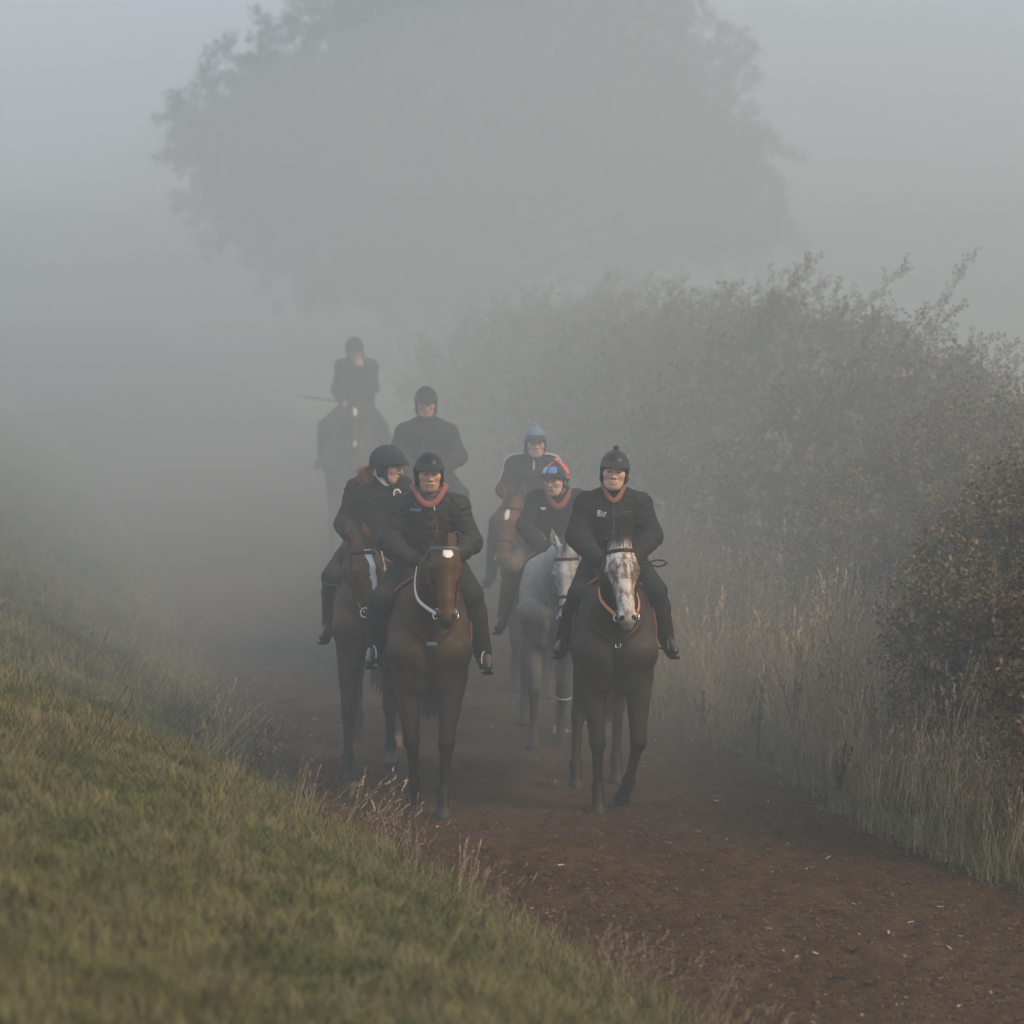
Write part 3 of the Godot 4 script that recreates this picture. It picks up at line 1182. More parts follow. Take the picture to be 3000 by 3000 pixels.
func boot(r: Dictionary, i: int, o: Node3D, seat: Vector3, fine: float) -> void:
	var an: Vector3 = r.ankles[i]
	var toe: Vector3 = r.toes[i]
	var kn: Vector3 = r.knees[i]
	var dir := (toe - an)
	dir.y = 0.0
	dir = dir.normalized()
	var f := Field.new()
	f.bone(kn.lerp(an, 0.80), an, 0.056, 0.046, 0.02)
	f.bone(an + Vector3(0, -0.015, 0), toe - dir * 0.03 + Vector3(0, 0.005, 0), 0.046, 0.037, 0.03)
	f.bone(toe - dir * 0.05, toe, 0.040, 0.030, 0.02, Vector3.UP, 0.15)
	f.bone(an + Vector3(0, -0.045, 0) - dir * 0.035, an + Vector3(0, -0.03, 0), 0.030, 0.035, 0.02)
	var bo := later("boot", [[f, 0.0105 * fine, flat(r.get("boot", Color(0.02, 0.018, 0.017)))]], M.boot, o, seat)
	var t := Tris.new()
	var low := Vector3(0, -0.042, 0)
	strap(t, [an - dir * 0.065 + Vector3(0, -0.072, 0) - seat, an + Vector3(0, -0.066, 0) - seat, toe - dir * 0.05 + low - seat, toe + low + dir * 0.02 - seat], [Vector3.DOWN, Vector3.DOWN, Vector3.DOWN, Vector3.DOWN], 0.072, 0.014, Color(0.012, 0.011, 0.010))
	obj("sole", t.mesh(), M.painted_leather, bo)
	if r.has("gaiter"):
		var g := Tris.new()
		var p: Vector3 = kn.lerp(an, 0.06)
		var ax := (an - kn).normalized()
		ring(g, p - seat, ax, 0.074, 0.005, 0.0, TAU, r.gaiter)
		obj("reflective_band", g.mesh(), M.painted_rough, o)


func stirrups(h: Dictionary, r: Dictionary, horse_node: Node3D) -> void:
	var sd := horse_node.get_node("saddle")
	for i in 2:
		var s := -1.0 if i == 0 else 1.0
		var an: Vector3 = r.ankles[i]
		var toe: Vector3 = r.toes[i]
		var ball: Vector3 = an.lerp(toe, 0.66)
		var dir := (toe - an)
		dir.y = 0.0
		dir = dir.normalized()
		var side := (dir.cross(Vector3.UP).normalized() + dir * (0.9 * s)).normalized()
		var t := Tris.new()
		var pts := []
		var rr := []
		var tread := ball + Vector3(0, -0.058, 0)
		for k in 15:
			var q := deg_to_rad(lerpf(-100, 100, k / 14.0))
			pts.append(tread + side * sin(q) * 0.054 + Vector3(0, 0.060 + cos(q) * 0.066, 0) - dir * 0.03 * cos(q))
			rr.append(0.0048)
		tube(t, pts, rr, 6)
		tube(t, [tread - side * 0.058, tread + side * 0.058], [0.010, 0.010], 6)
		var st := obj("stirrup", t.mesh(), M.get(h.get("iron", "metal")), sd)
		var lt := Tris.new()
		var top := Vector3(0.22 * s, 1.50, -0.42)
		var end: Vector3 = pts[7]
		strap(lt, [top, top.lerp(end, 0.5) + Vector3(0.05 * s, 0, 0), end], [X * s, X * s, X * s], 0.026, 0.005, Color(0.02, 0.016, 0.013))
		obj("stirrup_leather", lt.mesh(), M.painted_leather, sd)


# the skull cap: a shell whose rim runs low at the nape and high over the brow
func helmet(r: Dictionary, o: Node3D, seat: Vector3, b: Basis, fine: float) -> void:
	var hm := Node3D.new()
	hm.name = "helmet"
	o.add_child(hm)
	var c: Vector3 = r.head - seat
	var mid := Vector3(0, 0.030, -0.012)
	var rad: Vector3 = Vector3(0.101, 0.122, 0.130) * r.get("hat", 1.0)
	var t := Tris.new()
	var nu := 40
	var nv := 16
	var paint: Callable = r.get("hat_paint", flat(r.hat_color))
	for layer in 2:
		var base := t.v.size()
		var k := 1.0 - 0.07 * layer
		for i in nu + 1:
			var th := TAU * i / nu
			var low := deg_to_rad(lerpf(84.0, 112.0, pow((1.0 - cos(th)) * 0.5, 0.6)))
			for j in nv + 1:
				var ph := low * j / nv
				var dir := Vector3(sin(ph) * sin(th), cos(ph), sin(ph) * cos(th))
				var p := mid + dir * rad * k
				var n := (dir / rad).normalized() * (1.0 if layer == 0 else -1.0)
				t.vert(c + b * p, b * n, paint.call(dir, n) if layer == 0 else Color(0.02, 0.02, 0.02))
		for i in nu:
			for j in nv:
				var a := base + i * (nv + 1) + j
				t.tri(a, a + 1, a + nv + 1)
				t.tri(a + 1, a + nv + 2, a + nv + 1)
	var per := (nu + 1) * (nv + 1)
	for i in nu:
		var a := i * (nv + 1) + nv
		t.tri(a, a + per, a + nv + 1)
		t.tri(a + per, a + per + nv + 1, a + nv + 1)
	obj("shell", t.mesh(), M.get(r.get("hat_material", "helmet_gloss")), hm)
	# the rim band
	var rim := []
	var outs := []
	for i in nu:
		var th := TAU * i / nu
		var low := deg_to_rad(lerpf(84.0, 112.0, pow((1.0 - cos(th)) * 0.5, 0.6)) - 1.0)
		var dir := Vector3(sin(low) * sin(th), cos(low), sin(low) * cos(th))
		rim.append(c + b * (mid + dir * rad * 1.0))
		outs.append(b * (dir / rad).normalized())
	var tb := Tris.new()
	strap(tb, rim, outs, 0.014, 0.004, r.get("rim", Color(0.018, 0.018, 0.018)), true)
	obj("rim", tb.mesh(), M.painted_leather, hm)
	# the peak
	var pk := Tris.new()
	var reach: float = r.get("peak", 0.055)
	for layer in 2:
		var base := pk.v.size()
		for i in 21:
			var th := deg_to_rad(lerpf(-60, 60, i / 20.0))
			for j in 6:
				var u := j / 5.0
				var low := deg_to_rad(lerpf(66.0, 84.0, u))
				var grow := 1.0 + (reach / 0.13) * u * cos(th * 1.45) + 0.02
				var dir := Vector3(sin(low) * sin(th), cos(low), sin(low) * cos(th))
				var p := mid + dir * rad * grow + Vector3(0, 0.012 * u * (1.0 - cos(th)) - 0.012 * u - 0.003 * layer, -0.003 * layer)
				pk.vert(c + b * p, b * (Vector3(dir.x * 0.6, 0.75, dir.z * 0.6).normalized() * (1.0 if layer == 0 else -1.0)), r.get("peak_color", Color(0.018, 0.018, 0.018)))
		for i in 20:
			for j in 5:
				var a := base + i * 6 + j
				pk.tri(a, a + 1, a + 6)
				pk.tri(a + 1, a + 7, a + 6)
	obj("peak", pk.mesh(), M.get(r.get("peak_material", "helmet_gloss")), hm)
	# the harness over the ears and under the chin
	var at := func(x: float, y: float, z: float) -> Vector3: return r.head + b * Vector3(x, y, z)
	var f := Field.new()
	var wide: float = r.get("flap", 1.0)
	for s in [-1.0, 1.0]:
		f.bone(at.call(0.082 * s, 0.030, 0.008), at.call(0.079 * s, -0.050, 0.006), 0.027 * wide, 0.025 * wide, 0.02, b.x, 0.5)
		f.bone(at.call(0.082 * s, 0.020, -0.04), at.call(0.070 * s, -0.060, -0.03), 0.030 * wide, 0.026 * wide, 0.02, b.x, 0.4)
		f.bone(at.call(0.076 * s, -0.050, 0.010), at.call(0.046 * s, -0.108, 0.036), 0.019 * wide, 0.012, 0.02)
		f.bone(at.call(0.046 * s, -0.108, 0.036), at.call(0.0, -0.134, 0.052), 0.011, 0.010, 0.01)
	later("chin_harness", [[f, 0.0065 * fine, flat(Color(0.020, 0.018, 0.017))]], M.jacket, hm, seat)
	if r.has("bobble"):
		var bfld := Field.new()
		bfld.ball(r.head + b * (mid + Vector3(0, rad.y + 0.010, -0.012)), 0.022, 0.01)
		bfld.noise = fold
		bfld.amp = 0.004
		bfld.stretch = Vector3.ONE * 30.0
		later("bobble", [[bfld, 0.0055 * fine, flat(r.bobble)]], M.cloth, hm, seat)


func collar(r: Dictionary, o: Node3D, seat: Vector3) -> void:
	if not r.has("collar"):
		return
	var nk: Vector3 = r.neck
	var thick: float = r.get("collar_thick", 0.010)
	var deep: float = r.get("collar_deep", 0.085)
	var pts := []
	var rr := []
	var twist := Basis(Vector3.UP, deg_to_rad(r.get("collar_turn", 0.0)))
	for i in 33:
		var an := TAU * i / 32.0 + PI
		var front := maxf(cos(an), 0.0)
		var dir := twist * Vector3(sin(an), 0, cos(an))
		var p: Vector3 = nk + Vector3(0, r.get("collar_high", 0.05) - deep * pow(front, 2.2), 0.012) + Vector3(dir.x * 0.086, 0, dir.z * (0.082 + 0.03 * front)) * r.get("collar_wide", 1.0)
		pts.append(p - seat)
		rr.append(thick * (1.0 + 0.15 * nz.get_noise_1d(i * 0.9)))
	var t := Tris.new()
	var outs := []
	for i in pts.size():
		var an := TAU * i / 32.0 + PI
		outs.append((twist * Vector3(sin(an), 0.25, cos(an))).normalized())
	if r.get("hood", false):
		for i in outs.size():
			outs[i] = (outs[i] + Vector3(0, 0.65, 0)).normalized()
		strap(t, pts, outs, 0.038, 0.018, r.collar)
	else:
		strap(t, pts, outs, r.get("collar_width", 0.048), thick, r.collar)
	obj("collar" if not r.get("hood", false) else "hood", t.mesh(), M.cloth, o)


# a mark laid on the jacket: flat shapes in the plane x, y, carried on rays from in front onto the cloth
func on_jacket(r: Dictionary, o: Node3D, called: String, mesh: Mesh, at: Vector3, m: Material, size := 1.0, tilt := 0.0, slant := 0.0, from := Vector3(0, 0, 1)) -> void:
	var f: Field = r.jacket_field
	var arr: Array = mesh.surface_get_arrays(0)
	var v: PackedVector3Array = arr[Mesh.ARRAY_VERTEX]
	var ct := cos(deg_to_rad(tilt))
	var st := sin(deg_to_rad(tilt))
	var side := Vector3.UP.cross(from).normalized()
	var seat: Vector3 = r.seat + Vector3(0, -0.1, 0)
	var n := PackedVector3Array()
	for i in v.size():
		var x := (v[i].x + slant * v[i].y) * size
		var y := v[i].y * size
		var p: Vector3 = at + side * (x * ct - y * st) + Vector3.UP * (x * st + y * ct) + from * 0.4
		v[i] = f.hit(p, -from, 0.003) - seat
		n.append((from + Vector3(0, 0.2, 0)).normalized())
	arr[Mesh.ARRAY_VERTEX] = v
	arr[Mesh.ARRAY_NORMAL] = n
	arr[Mesh.ARRAY_TANGENT] = null
	var am := ArrayMesh.new()
	am.add_surface_from_arrays(Mesh.PRIMITIVE_TRIANGLES, arr)
	obj(called, am, m, o)


func lettering(text: String, size: float, face := "Droid Sans", weight := 700) -> Mesh:
	var tm := TextMesh.new()
	var fo := SystemFont.new()
	fo.font_names = PackedStringArray([face])
	fo.font_weight = weight
	tm.font = fo
	tm.text = text
	tm.font_size = 64
	tm.pixel_size = size / 64.0
	tm.depth = 0.0
	return tm


func shape(outline: PackedVector2Array) -> Mesh:
	var ids := Geometry2D.triangulate_polygon(outline)
	var t := Tris.new()
	for p in outline:
		t.vert(Vector3(p.x, p.y, 0), Vector3(0, 0, 1))
	for i in range(0, ids.size(), 3):
		t.tri(ids[i], ids[i + 1], ids[i + 2])
	return t.mesh()

func materials() -> void:
	var hairs := NoiseTexture2D.new()
	hairs.width = 512
	hairs.height = 512
	hairs.seamless = true
	hairs.as_normal_map = true
	hairs.bump_strength = 3.0
	var hn := FastNoiseLite.new()
	hn.frequency = 0.06
	hn.fractal_octaves = 3
	hairs.noise = hn
	M.coat = painted(0.50)
	M.coat.metallic_specular = 0.24
	M.coat.normal_enabled = true
	M.coat.normal_texture = hairs
	M.coat.normal_scale = 0.25
	M.coat.uv1_triplanar = true
	M.coat.uv1_scale = Vector3(6, 2, 6)
	var weave := NoiseTexture2D.new()
	weave.width = 512
	weave.height = 512
	weave.seamless = true
	weave.as_normal_map = true
	weave.bump_strength = 5.0
	var wn := FastNoiseLite.new()
	wn.seed = 3
	wn.frequency = 0.03
	wn.fractal_octaves = 4
	weave.noise = wn
	M.jacket = painted(0.78)
	M.jacket.metallic_specular = 0.2
	M.jacket.normal_enabled = true
	M.jacket.normal_texture = weave
	M.jacket.normal_scale = 0.5
	M.jacket.uv1_triplanar = true
	M.jacket.uv1_scale = Vector3(2.2, 2.2, 2.2)
	M.cloth = painted(0.92)
	M.cloth.rim_enabled = true
	M.cloth.rim = 0.3
	M.skin = painted(0.52)
	M.skin.subsurf_scatter_enabled = true
	M.skin.subsurf_scatter_strength = 0.08
	M.hair = painted(0.6)
	M.eye = painted(0.12)
	M.painted_rough = painted(0.7)
	M.painted_leather = painted(0.5)
	M.painted_leather.metallic_specular = 0.3
	M.boot = painted(0.35)
	M.helmet_gloss = painted(0.36)
	M.helmet_gloss.metallic_specular = 0.3
	M.helmet_gloss.clearcoat_enabled = true
	M.helmet_gloss.clearcoat = 0.12
	M.waxed = M.jacket.duplicate()
	M.waxed.roughness = 0.60
	M.waxed.metallic_specular = 0.25
	M.waxed.normal_scale = 0.6
	M.helmet_cloth = painted(0.75)
	M.helmet_cloth.metallic_specular = 0.25
	M.helmet_cloth.normal_enabled = true
	M.helmet_cloth.normal_texture = weave
	M.helmet_cloth.normal_scale = 0.4
	M.helmet_cloth.uv1_triplanar = true
	M.helmet_cloth.uv1_scale = Vector3(2, 2, 2)
	M.metal = mat(lin(0.62, 0.62, 0.60), 0.25, 1.0)
	M.dark_metal = mat(lin(0.06, 0.06, 0.06), 0.4, 0.8)
	M.white_iron = mat(lin(0.50, 0.51, 0.51), 0.35)


func walk(a: String) -> Dictionary:   # leg angles from the vertical, forward positive: forearm, cannon, pastern
	match a:
		"stand": return {"a": [4, -2, 25], "lat": [-1.5, 0, 0]}
		"fore_ahead": return {"a": [20, 10, 32], "lat": [-1.5, 0, 0]}
		"fore_under": return {"a": [-8, -12, 18], "lat": [-1.5, 0, 0]}
		"fore_back": return {"a": [-16, -20, 4], "lat": [-1.5, 0, 0]}
		"fore_lift": return {"a": [24, -44, -58], "lat": [0, 0, 0], "plant": false}
		"fore_toe": return {"a": [9, -22, -34], "lat": [0, 0, 0], "plant": false}
		"fore_swing": return {"a": [16, -22, -22], "lat": [0, 0, 0], "plant": false}
		"hind_ahead": return {"a": [-8, 24, 30], "lat": [1, 0, 0]}
		"hind_stand": return {"a": [-34, 6, 28], "lat": [0, 0, 0]}
		"hind_back": return {"a": [-46, -18, 8], "lat": [0, 0, 0]}
		"hind_lift": return {"a": [-30, -36, -70], "lat": [0, 0, 0], "plant": false}
	return {}


func step(a: String, l0 := 0.0, l1 := 0.0, l2 := 0.0) -> Dictionary:
	var d := walk(a)
	d.lat = [l0, l1, l2]
	return d


func pose(over: Dictionary) -> Dictionary:   # a rider sitting deep, hands low in front of the withers
	var r := {
		"seat": Vector3(0, 1.72, -0.58), "chest": Vector3(0, 2.00, -0.53), "neck": Vector3(0, 2.18, -0.50), "head": Vector3(0, 2.305, -0.44),
		"shoulders": [Vector3(-0.18, 2.06, -0.51), Vector3(0.18, 2.06, -0.51)], "elbows": [Vector3(-0.275, 1.85, -0.46), Vector3(0.275, 1.85, -0.46)],
		"wrists": [Vector3(-0.10, 1.70, -0.22), Vector3(0.10, 1.70, -0.22)],
		"hands": [[Vector3(0.35, -0.12, 0.9), Vector3(0.1, -1, 0), Vector3(1, 0, -0.3)], [Vector3(-0.35, -0.12, 0.9), Vector3(-0.1, -1, 0), Vector3(-1, 0, -0.3)]],
		"knees": [Vector3(-0.315, 1.52, -0.22), Vector3(0.315, 1.52, -0.22)], "ankles": [Vector3(-0.375, 1.17, -0.40), Vector3(0.375, 1.17, -0.40)],
		"toes": [Vector3(-0.41, 1.10, -0.24), Vector3(0.41, 1.10, -0.24)],
		"gloves": [Color(0.018, 0.017, 0.017), Color(0.018, 0.017, 0.017)], "jacket": Color(0.022, 0.022, 0.022), "hat_color": Color(0.02, 0.02, 0.021),
	}
	for k in over:
		r[k] = over[k]
	return r


func string_of_horses() -> void:
	var black := Color(0.016, 0.015, 0.015)
	# ---- the steel grey with the flecked face, in front on the right of the track
	var h := {
		"label": "dark steel grey horse with white brown-flecked face and orange-tan reins", "x": 0.700, "d": 24.0, "yaw": 0.0, "size": 1.0,
		"poll": Vector3(0.010, 1.925, 0.68), "face": 28.0, "hyaw": 4.0, "hroll": 3.0, "kind": "steel", "mark": "mottled",
		"ears": [Vector3(-0.07, 0.035, -0.16), Vector3(0.07, 0.03, -0.17)],
		"coat": Color(0.034, 0.024, 0.019), "points": Color(0.013, 0.010, 0.009), "muzzle": Color(0.17, 0.155, 0.15), "hair": Color(0.03, 0.026, 0.025),
		"legs": [step("stand", 4, 1, 0), step("fore_toe", 1, -11, -14), step("hind_ahead", -9, -3, 0), step("hind_stand", -13, -2, 0)],
		"cloth": Color(0.030, 0.018, 0.018), "binding": Color(0.17, 0.042, 0.034), "chest_strap": true, "noseband": false,
		"rein": Color(0.50, 0.20, 0.06), "rein_wide": 0.024, "sag": [Vector3(-0.075, 0.0, 0.06), Vector3(0.04, -0.02, 0.05)], "iron": "dark_metal",
	}
	var o := horse(h)
	var r := pose({
		"label": "young man in a black fleece with open tan collar, squinting, on the steel grey",
		"smile": true, "hroll": -4.0, "hyaw": -3.0, "hat_material": "helmet_gloss", "hat_color": Color(0.014, 0.014, 0.014), "peak": 0.052, "bobble": Color(0.028, 0.022, 0.021),
		"collar": Color(0.20, 0.088, 0.042), "collar_deep": 0.125, "collar_thick": 0.006, "leg_puff": 0.016, "skin": Color(0.54, 0.325, 0.245), "puff": 1.5, "crease": 1.0, "bulk": 1.03,
		"head": Vector3(0.005, 2.30, -0.44), "elbows": [Vector3(-0.255, 1.85, -0.46), Vector3(0.265, 1.85, -0.46)], "shoulders": [Vector3(-0.18, 2.055, -0.51), Vector3(0.18, 2.055, -0.51)],
		"knees": [Vector3(-0.235, 1.47, -0.20), Vector3(0.275, 1.50, -0.20)], "ankles": [Vector3(-0.335, 1.15, -0.40), Vector3(0.365, 1.15, -0.40)], "toes": [Vector3(-0.385, 1.08, -0.24), Vector3(0.415, 1.08, -0.24)], "collar_width": 0.034,
	})
	var p := rider(r, h, o)
	stirrups(h, r, o)
	reins(h, o, [r.wrists[0] + Vector3(0.03, -0.03, 0.07), r.wrists[1] + Vector3(-0.03, -0.03, 0.07)])
	jacket_marks_front_right(r, p)
	# ---- the bay with the star, in front on the left
	var h2 := {
		"label": "bright bay horse with a white star and teal browband", "x": -0.560, "d": 24.05, "yaw": 1.5, "size": 1.0,
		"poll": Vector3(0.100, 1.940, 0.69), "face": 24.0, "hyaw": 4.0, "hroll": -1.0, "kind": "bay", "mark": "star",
		"ears": [Vector3(-0.06, 0.19, -0.05), Vector3(0.085, 0.08, -0.15)],
		"coat": Color(0.034, 0.020, 0.012), "warm": Color(0.072, 0.038, 0.019), "points": Color(0.011, 0.008, 0.007), "muzzle": Color(0.030, 0.024, 0.022), "hair": Color(0.014, 0.012, 0.011),
		"legs": [step("fore_toe", 3, 3, 2), step("fore_ahead", -5, -4, -1), step("hind_ahead", 6, 1, 0), step("hind_back", -6, 0, 0)],
		"cloth": Color(0.12, 0.022, 0.030), "binding": Color(0.17, 0.035, 0.035), "chest_strap": true, "noseband": false, "badge": Color(0.05, 0.10, 0.13),
		"brow": Color(0.07, 0.095, 0.10), "rein": Color(0.52, 0.50, 0.48), "rein_wide": 0.024, "sag": [Vector3(-0.070, -0.01, 0.08), Vector3(0.02, -0.03, 0.02)], "iron": "white_iron",
	}
	var o2 := horse(h2)
	var r2 := pose({
		"label": "frowning man in a black waxed jacket over a coral hood, leading on the left",
		"stubble": 0.5, "hpitch": 3.0, "hyaw": 5.0, "hat_color": Color(0.011, 0.011, 0.011), "skin": Color(0.50, 0.285, 0.20), "jacket_material": "waxed", "collar_high": 0.034, "peak": 0.055, "flap": 1.15,
		"collar": Color(0.21, 0.056, 0.048), "hood": true, "collar_thick": 0.017, "collar_wide": 1.32, "collar_deep": 0.115, "leg_puff": 0.024, "puff": 1.45, "crease": 1.35, "bulk": 1.05,
		"head": Vector3(0.0, 2.285, -0.42), "neck": Vector3(0.0, 2.155, -0.48), "shoulders": [Vector3(-0.19, 2.04, -0.49), Vector3(0.19, 2.04, -0.49)],
		"elbows": [Vector3(-0.285, 1.82, -0.44), Vector3(0.295, 1.80, -0.44)], "wrists": [Vector3(-0.115, 1.70, -0.20), Vector3(0.11, 1.70, -0.20)],
		"cuffs": [Color(0.48, 0.13, 0.085), null], "boot": Color(0.055, 0.042, 0.035),
		"knees": [Vector3(-0.325, 1.42, -0.20), Vector3(0.275, 1.47, -0.20)], "ankles": [Vector3(-0.375, 1.09, -0.38), Vector3(0.365, 1.05, -0.38)],
		"toes": [Vector3(-0.41, 1.01, -0.22), Vector3(0.40, 0.965, -0.23)],
	})
	var p2 := rider(r2, h2, o2)
	stirrups(h2, r2, o2)
	reins(h2, o2, [r2.wrists[0] + Vector3(0.03, -0.03, 0.07), r2.wrists[1] + Vector3(-0.03, -0.03, 0.07)])
	jacket_marks_front_left(r2, p2)
	# ---- the bay with the blaze behind it, its head turned to the right
	var h3 := {
		"label": "dark bay horse with a long white blaze, head turned behind the leading man", "x": -1.015, "d": 25.5, "yaw": 0.0, "size": 0.97,
		"poll": Vector3(-0.03, 1.80, 0.62), "face": 20.0, "hyaw": 38.0, "hroll": -4.0, "kind": "bay", "mark": "blaze",
		"ears": [Vector3(-0.075, 0.19, -0.05), Vector3(0.06, 0.19, -0.05)],
		"coat": Color(0.036, 0.022, 0.017), "warm": Color(0.085, 0.044, 0.024), "points": Color(0.018, 0.015, 0.014), "muzzle": Color(0.025, 0.02, 0.019), "hair": Color(0.014, 0.012, 0.011),
		"legs": [step("fore_ahead", -2, 0, 0), step("fore_back", -2, 0, 0), step("hind_back", 0, 0, 0), step("hind_ahead", 0, 0, 0)], "socks": [[1.0, true], [1.0, false]],
		"cloth": Color(0.11, 0.022, 0.028), "binding": Color(0.13, 0.03, 0.035), "rein": Color(0.30, 0.26, 0.24), "iron": "dark_metal", "fine": 1.15,
	}
	var o3 := horse(h3)
	var r3 := pose({
		"label": "person in a navy helmet and black jacket, ginger hair, turned away to talk",
		"hyaw": 68.0, "hpitch": 6.0, "hroll": -4.0, "hat_color": Color(0.026, 0.033, 0.042), "hat_material": "helmet_cloth", "peak_material": "helmet_cloth", "peak_color": Color(0.018, 0.021, 0.028), "peak": 0.032, "fine": 1.15, "thin": 0.94, "hat": 1.10,
		"seat": Vector3(0.0, 1.74, -0.58), "chest": Vector3(-0.015, 2.01, -0.53), "neck": Vector3(0.065, 2.19, -0.47), "head": Vector3(0.115, 2.275, -0.42),
		"shoulders": [Vector3(-0.115, 2.09, -0.54), Vector3(0.215, 2.11, -0.44)], "elbows": [Vector3(-0.225, 1.83, -0.50), Vector3(0.30, 1.86, -0.38)],
		"knees": [Vector3(-0.30, 1.47, -0.22), Vector3(0.31, 1.47, -0.22)], "ankles": [Vector3(-0.335, 1.08, -0.42), Vector3(0.36, 1.08, -0.42)],
		"toes": [Vector3(-0.375, 1.005, -0.26), Vector3(0.39, 1.00, -0.26)], "gaiter": Color(0.40, 0.42, 0.46), "bulk": 1.06, "puff": 1.3,
		"collar": Color(0.38, 0.38, 0.37), "collar_turn": 40.0, "collar_wide": 0.9,
	})
	var p3 := rider(r3, h3, o3)
	stirrups(h3, r3, o3)
	reins(h3, o3, [r3.wrists[0] + Vector3(0.03, -0.03, 0.07), r3.wrists[1] + Vector3(-0.03, -0.03, 0.07)])
	tied_hair(r3, p3)
	armband(r3, p3)
	# ---- the pale grey behind the steel grey
	var h4 := {
		"label": "pale grey horse with dark legs and green leg wraps, half hidden on the right", "x": 0.305, "d": 26.75, "yaw": 0.0, "size": 0.93,
		"poll": Vector3(0.10, 1.69, 0.72), "face": 14.0, "hyaw": -8.0, "hroll": 2.0, "kind": "grey", "mark": "grey",
		"ears": [Vector3(-0.115, 0.19, -0.03), Vector3(0.09, 0.17, -0.05)],
		"coat": Color(0.14, 0.138, 0.132), "points": Color(0.040, 0.037, 0.036), "muzzle": Color(0.30, 0.29, 0.28), "hair": Color(0.10, 0.098, 0.094),
		"legs": [step("stand", 0, 0, 0), step("fore_under", -7, -4, 0), step("hind_stand", -8, 0, 0), {"a": [4, 30, 35], "lat": [-10, -2, 0]}], "pale_hoof": 3,
		"cloth": Color(0.15, 0.035, 0.045), "binding": Color(0.17, 0.05, 0.055), "rein": Color(0.05, 0.045, 0.04), "iron": "dark_metal", "fine": 1.15, "cavesson": true, "wide": 1.05,
	}
	var o4 := horse(h4)
	var r4 := pose({
		"label": "rider in an orange and navy starred cap with blue goggles, looking left",
		"hyaw": -34.0, "hpitch": 4.0, "hroll": 3.0, "hat_material": "helmet_cloth", "hat_paint": quarters(), "peak_color": Color(0.035, 0.03, 0.028), "peak_material": "helmet_cloth", "bobble": Color(0.62, 0.13, 0.06),
		"skin": Color(0.54, 0.33, 0.26), "thin": 0.95, "fine": 1.15, "flap": 0.55, "collar": Color(0.20, 0.050, 0.038), "collar_deep": 0.12, "collar_wide": 1.20, "collar_high": 0.03, "puff": 1.3,
		"head": Vector3(0.035, 2.15, -0.42), "neck": Vector3(0.05, 2.03, -0.48), "chest": Vector3(0.04, 1.91, -0.53), "shoulders": [Vector3(-0.12, 1.975, -0.49), Vector3(0.21, 1.975, -0.49)],
		"elbows": [Vector3(-0.225, 1.77, -0.42), Vector3(0.30, 1.77, -0.42)], "wrists": [Vector3(-0.06, 1.60, -0.17), Vector3(0.09, 1.60, -0.17)], "cuffs": [Color(0.42, 0.10, 0.07), Color(0.42, 0.10, 0.07)],
		"trousers": Color(0.11, 0.085, 0.075), "knees": [Vector3(-0.32, 1.45, -0.20), Vector3(0.32, 1.45, -0.20)], "ankles": [Vector3(-0.40, 1.02, -0.40), Vector3(0.40, 1.02, -0.40)],
		"toes": [Vector3(-0.455, 0.945, -0.26), Vector3(0.455, 0.945, -0.26)], "seat": Vector3(0.02, 1.69, -0.58),
	})
	var p4 := rider(r4, h4, o4)
	stirrups(h4, r4, o4)
	reins(h4, o4, [r4.wrists[0] + Vector3(0.03, -0.03, 0.07), r4.wrists[1] + Vector3(-0.03, -0.03, 0.07)])
	goggles(r4, p4)
	leg_wraps(h4, o4)
	jacket_mark_grey(r4, p4)
	# ---- the chestnut behind the pale grey
	var h5 := {
		"label": "chestnut horse with a small white star, ears out sideways, beside the grey", "x": 0.17, "d": 29.5, "yaw": 0.0, "size": 0.93,
		"poll": Vector3(-0.195, 1.79, 0.60), "face": 22.0, "hyaw": -12.0, "hroll": -3.0, "kind": "chestnut", "mark": "small_star",
		"ears": [Vector3(-0.125, 0.22, -0.03), Vector3(0.08, 0.21, -0.05)],
		"coat": Color(0.075, 0.032, 0.020), "warm": Color(0.11, 0.045, 0.028), "points": Color(0.050, 0.026, 0.018), "muzzle": Color(0.07, 0.04, 0.035), "hair": Color(0.06, 0.028, 0.018),
		"legs": [step("fore_under"), step("fore_ahead"), step("hind_ahead"), step("hind_back")],
		"cloth": Color(0.13, 0.03, 0.04), "rein": Color(0.05, 0.04, 0.035), "iron": "dark_metal", "fine": 1.3,
	}
	var o5 := horse(h5)
	var r5 := pose({
		"label": "rider in a pale blue capped helmet and black top with white shoulder piping",
		"hat_material": "helmet_cloth", "hat_color": Color(0.12, 0.19, 0.27), "peak_color": Color(0.02, 0.02, 0.021), "peak": 0.06, "bobble": Color(0.12, 0.20, 0.28), "skin": Color(0.52, 0.32, 0.26), "fine": 1.3, "flap": 1.0, "hyaw": 4.0,
		"head": Vector3(0.03, 2.22, -0.44), "neck": Vector3(0.02, 2.10, -0.50), "chest": Vector3(0, 1.94, -0.54), "shoulders": [Vector3(-0.16, 2.02, -0.51), Vector3(0.17, 2.02, -0.51)], "collar": Color(0.02, 0.02, 0.02), "collar_deep": 0.03,
		"elbows": [Vector3(-0.265, 1.79, -0.46), Vector3(0.275, 1.79, -0.46)], "ankles": [Vector3(-0.37, 1.05, -0.40), Vector3(0.37, 1.05, -0.40)], "toes": [Vector3(-0.43, 0.975, -0.27), Vector3(0.43, 0.975, -0.27)],
	})
	var p5 := rider(r5, h5, o5)
	stirrups(h5, r5, o5)
	reins(h5, o5, [r5.wrists[0] + Vector3(0.03, -0.03, 0.07), r5.wrists[1] + Vector3(-0.03, -0.03, 0.07)])
	piping(r5, p5)
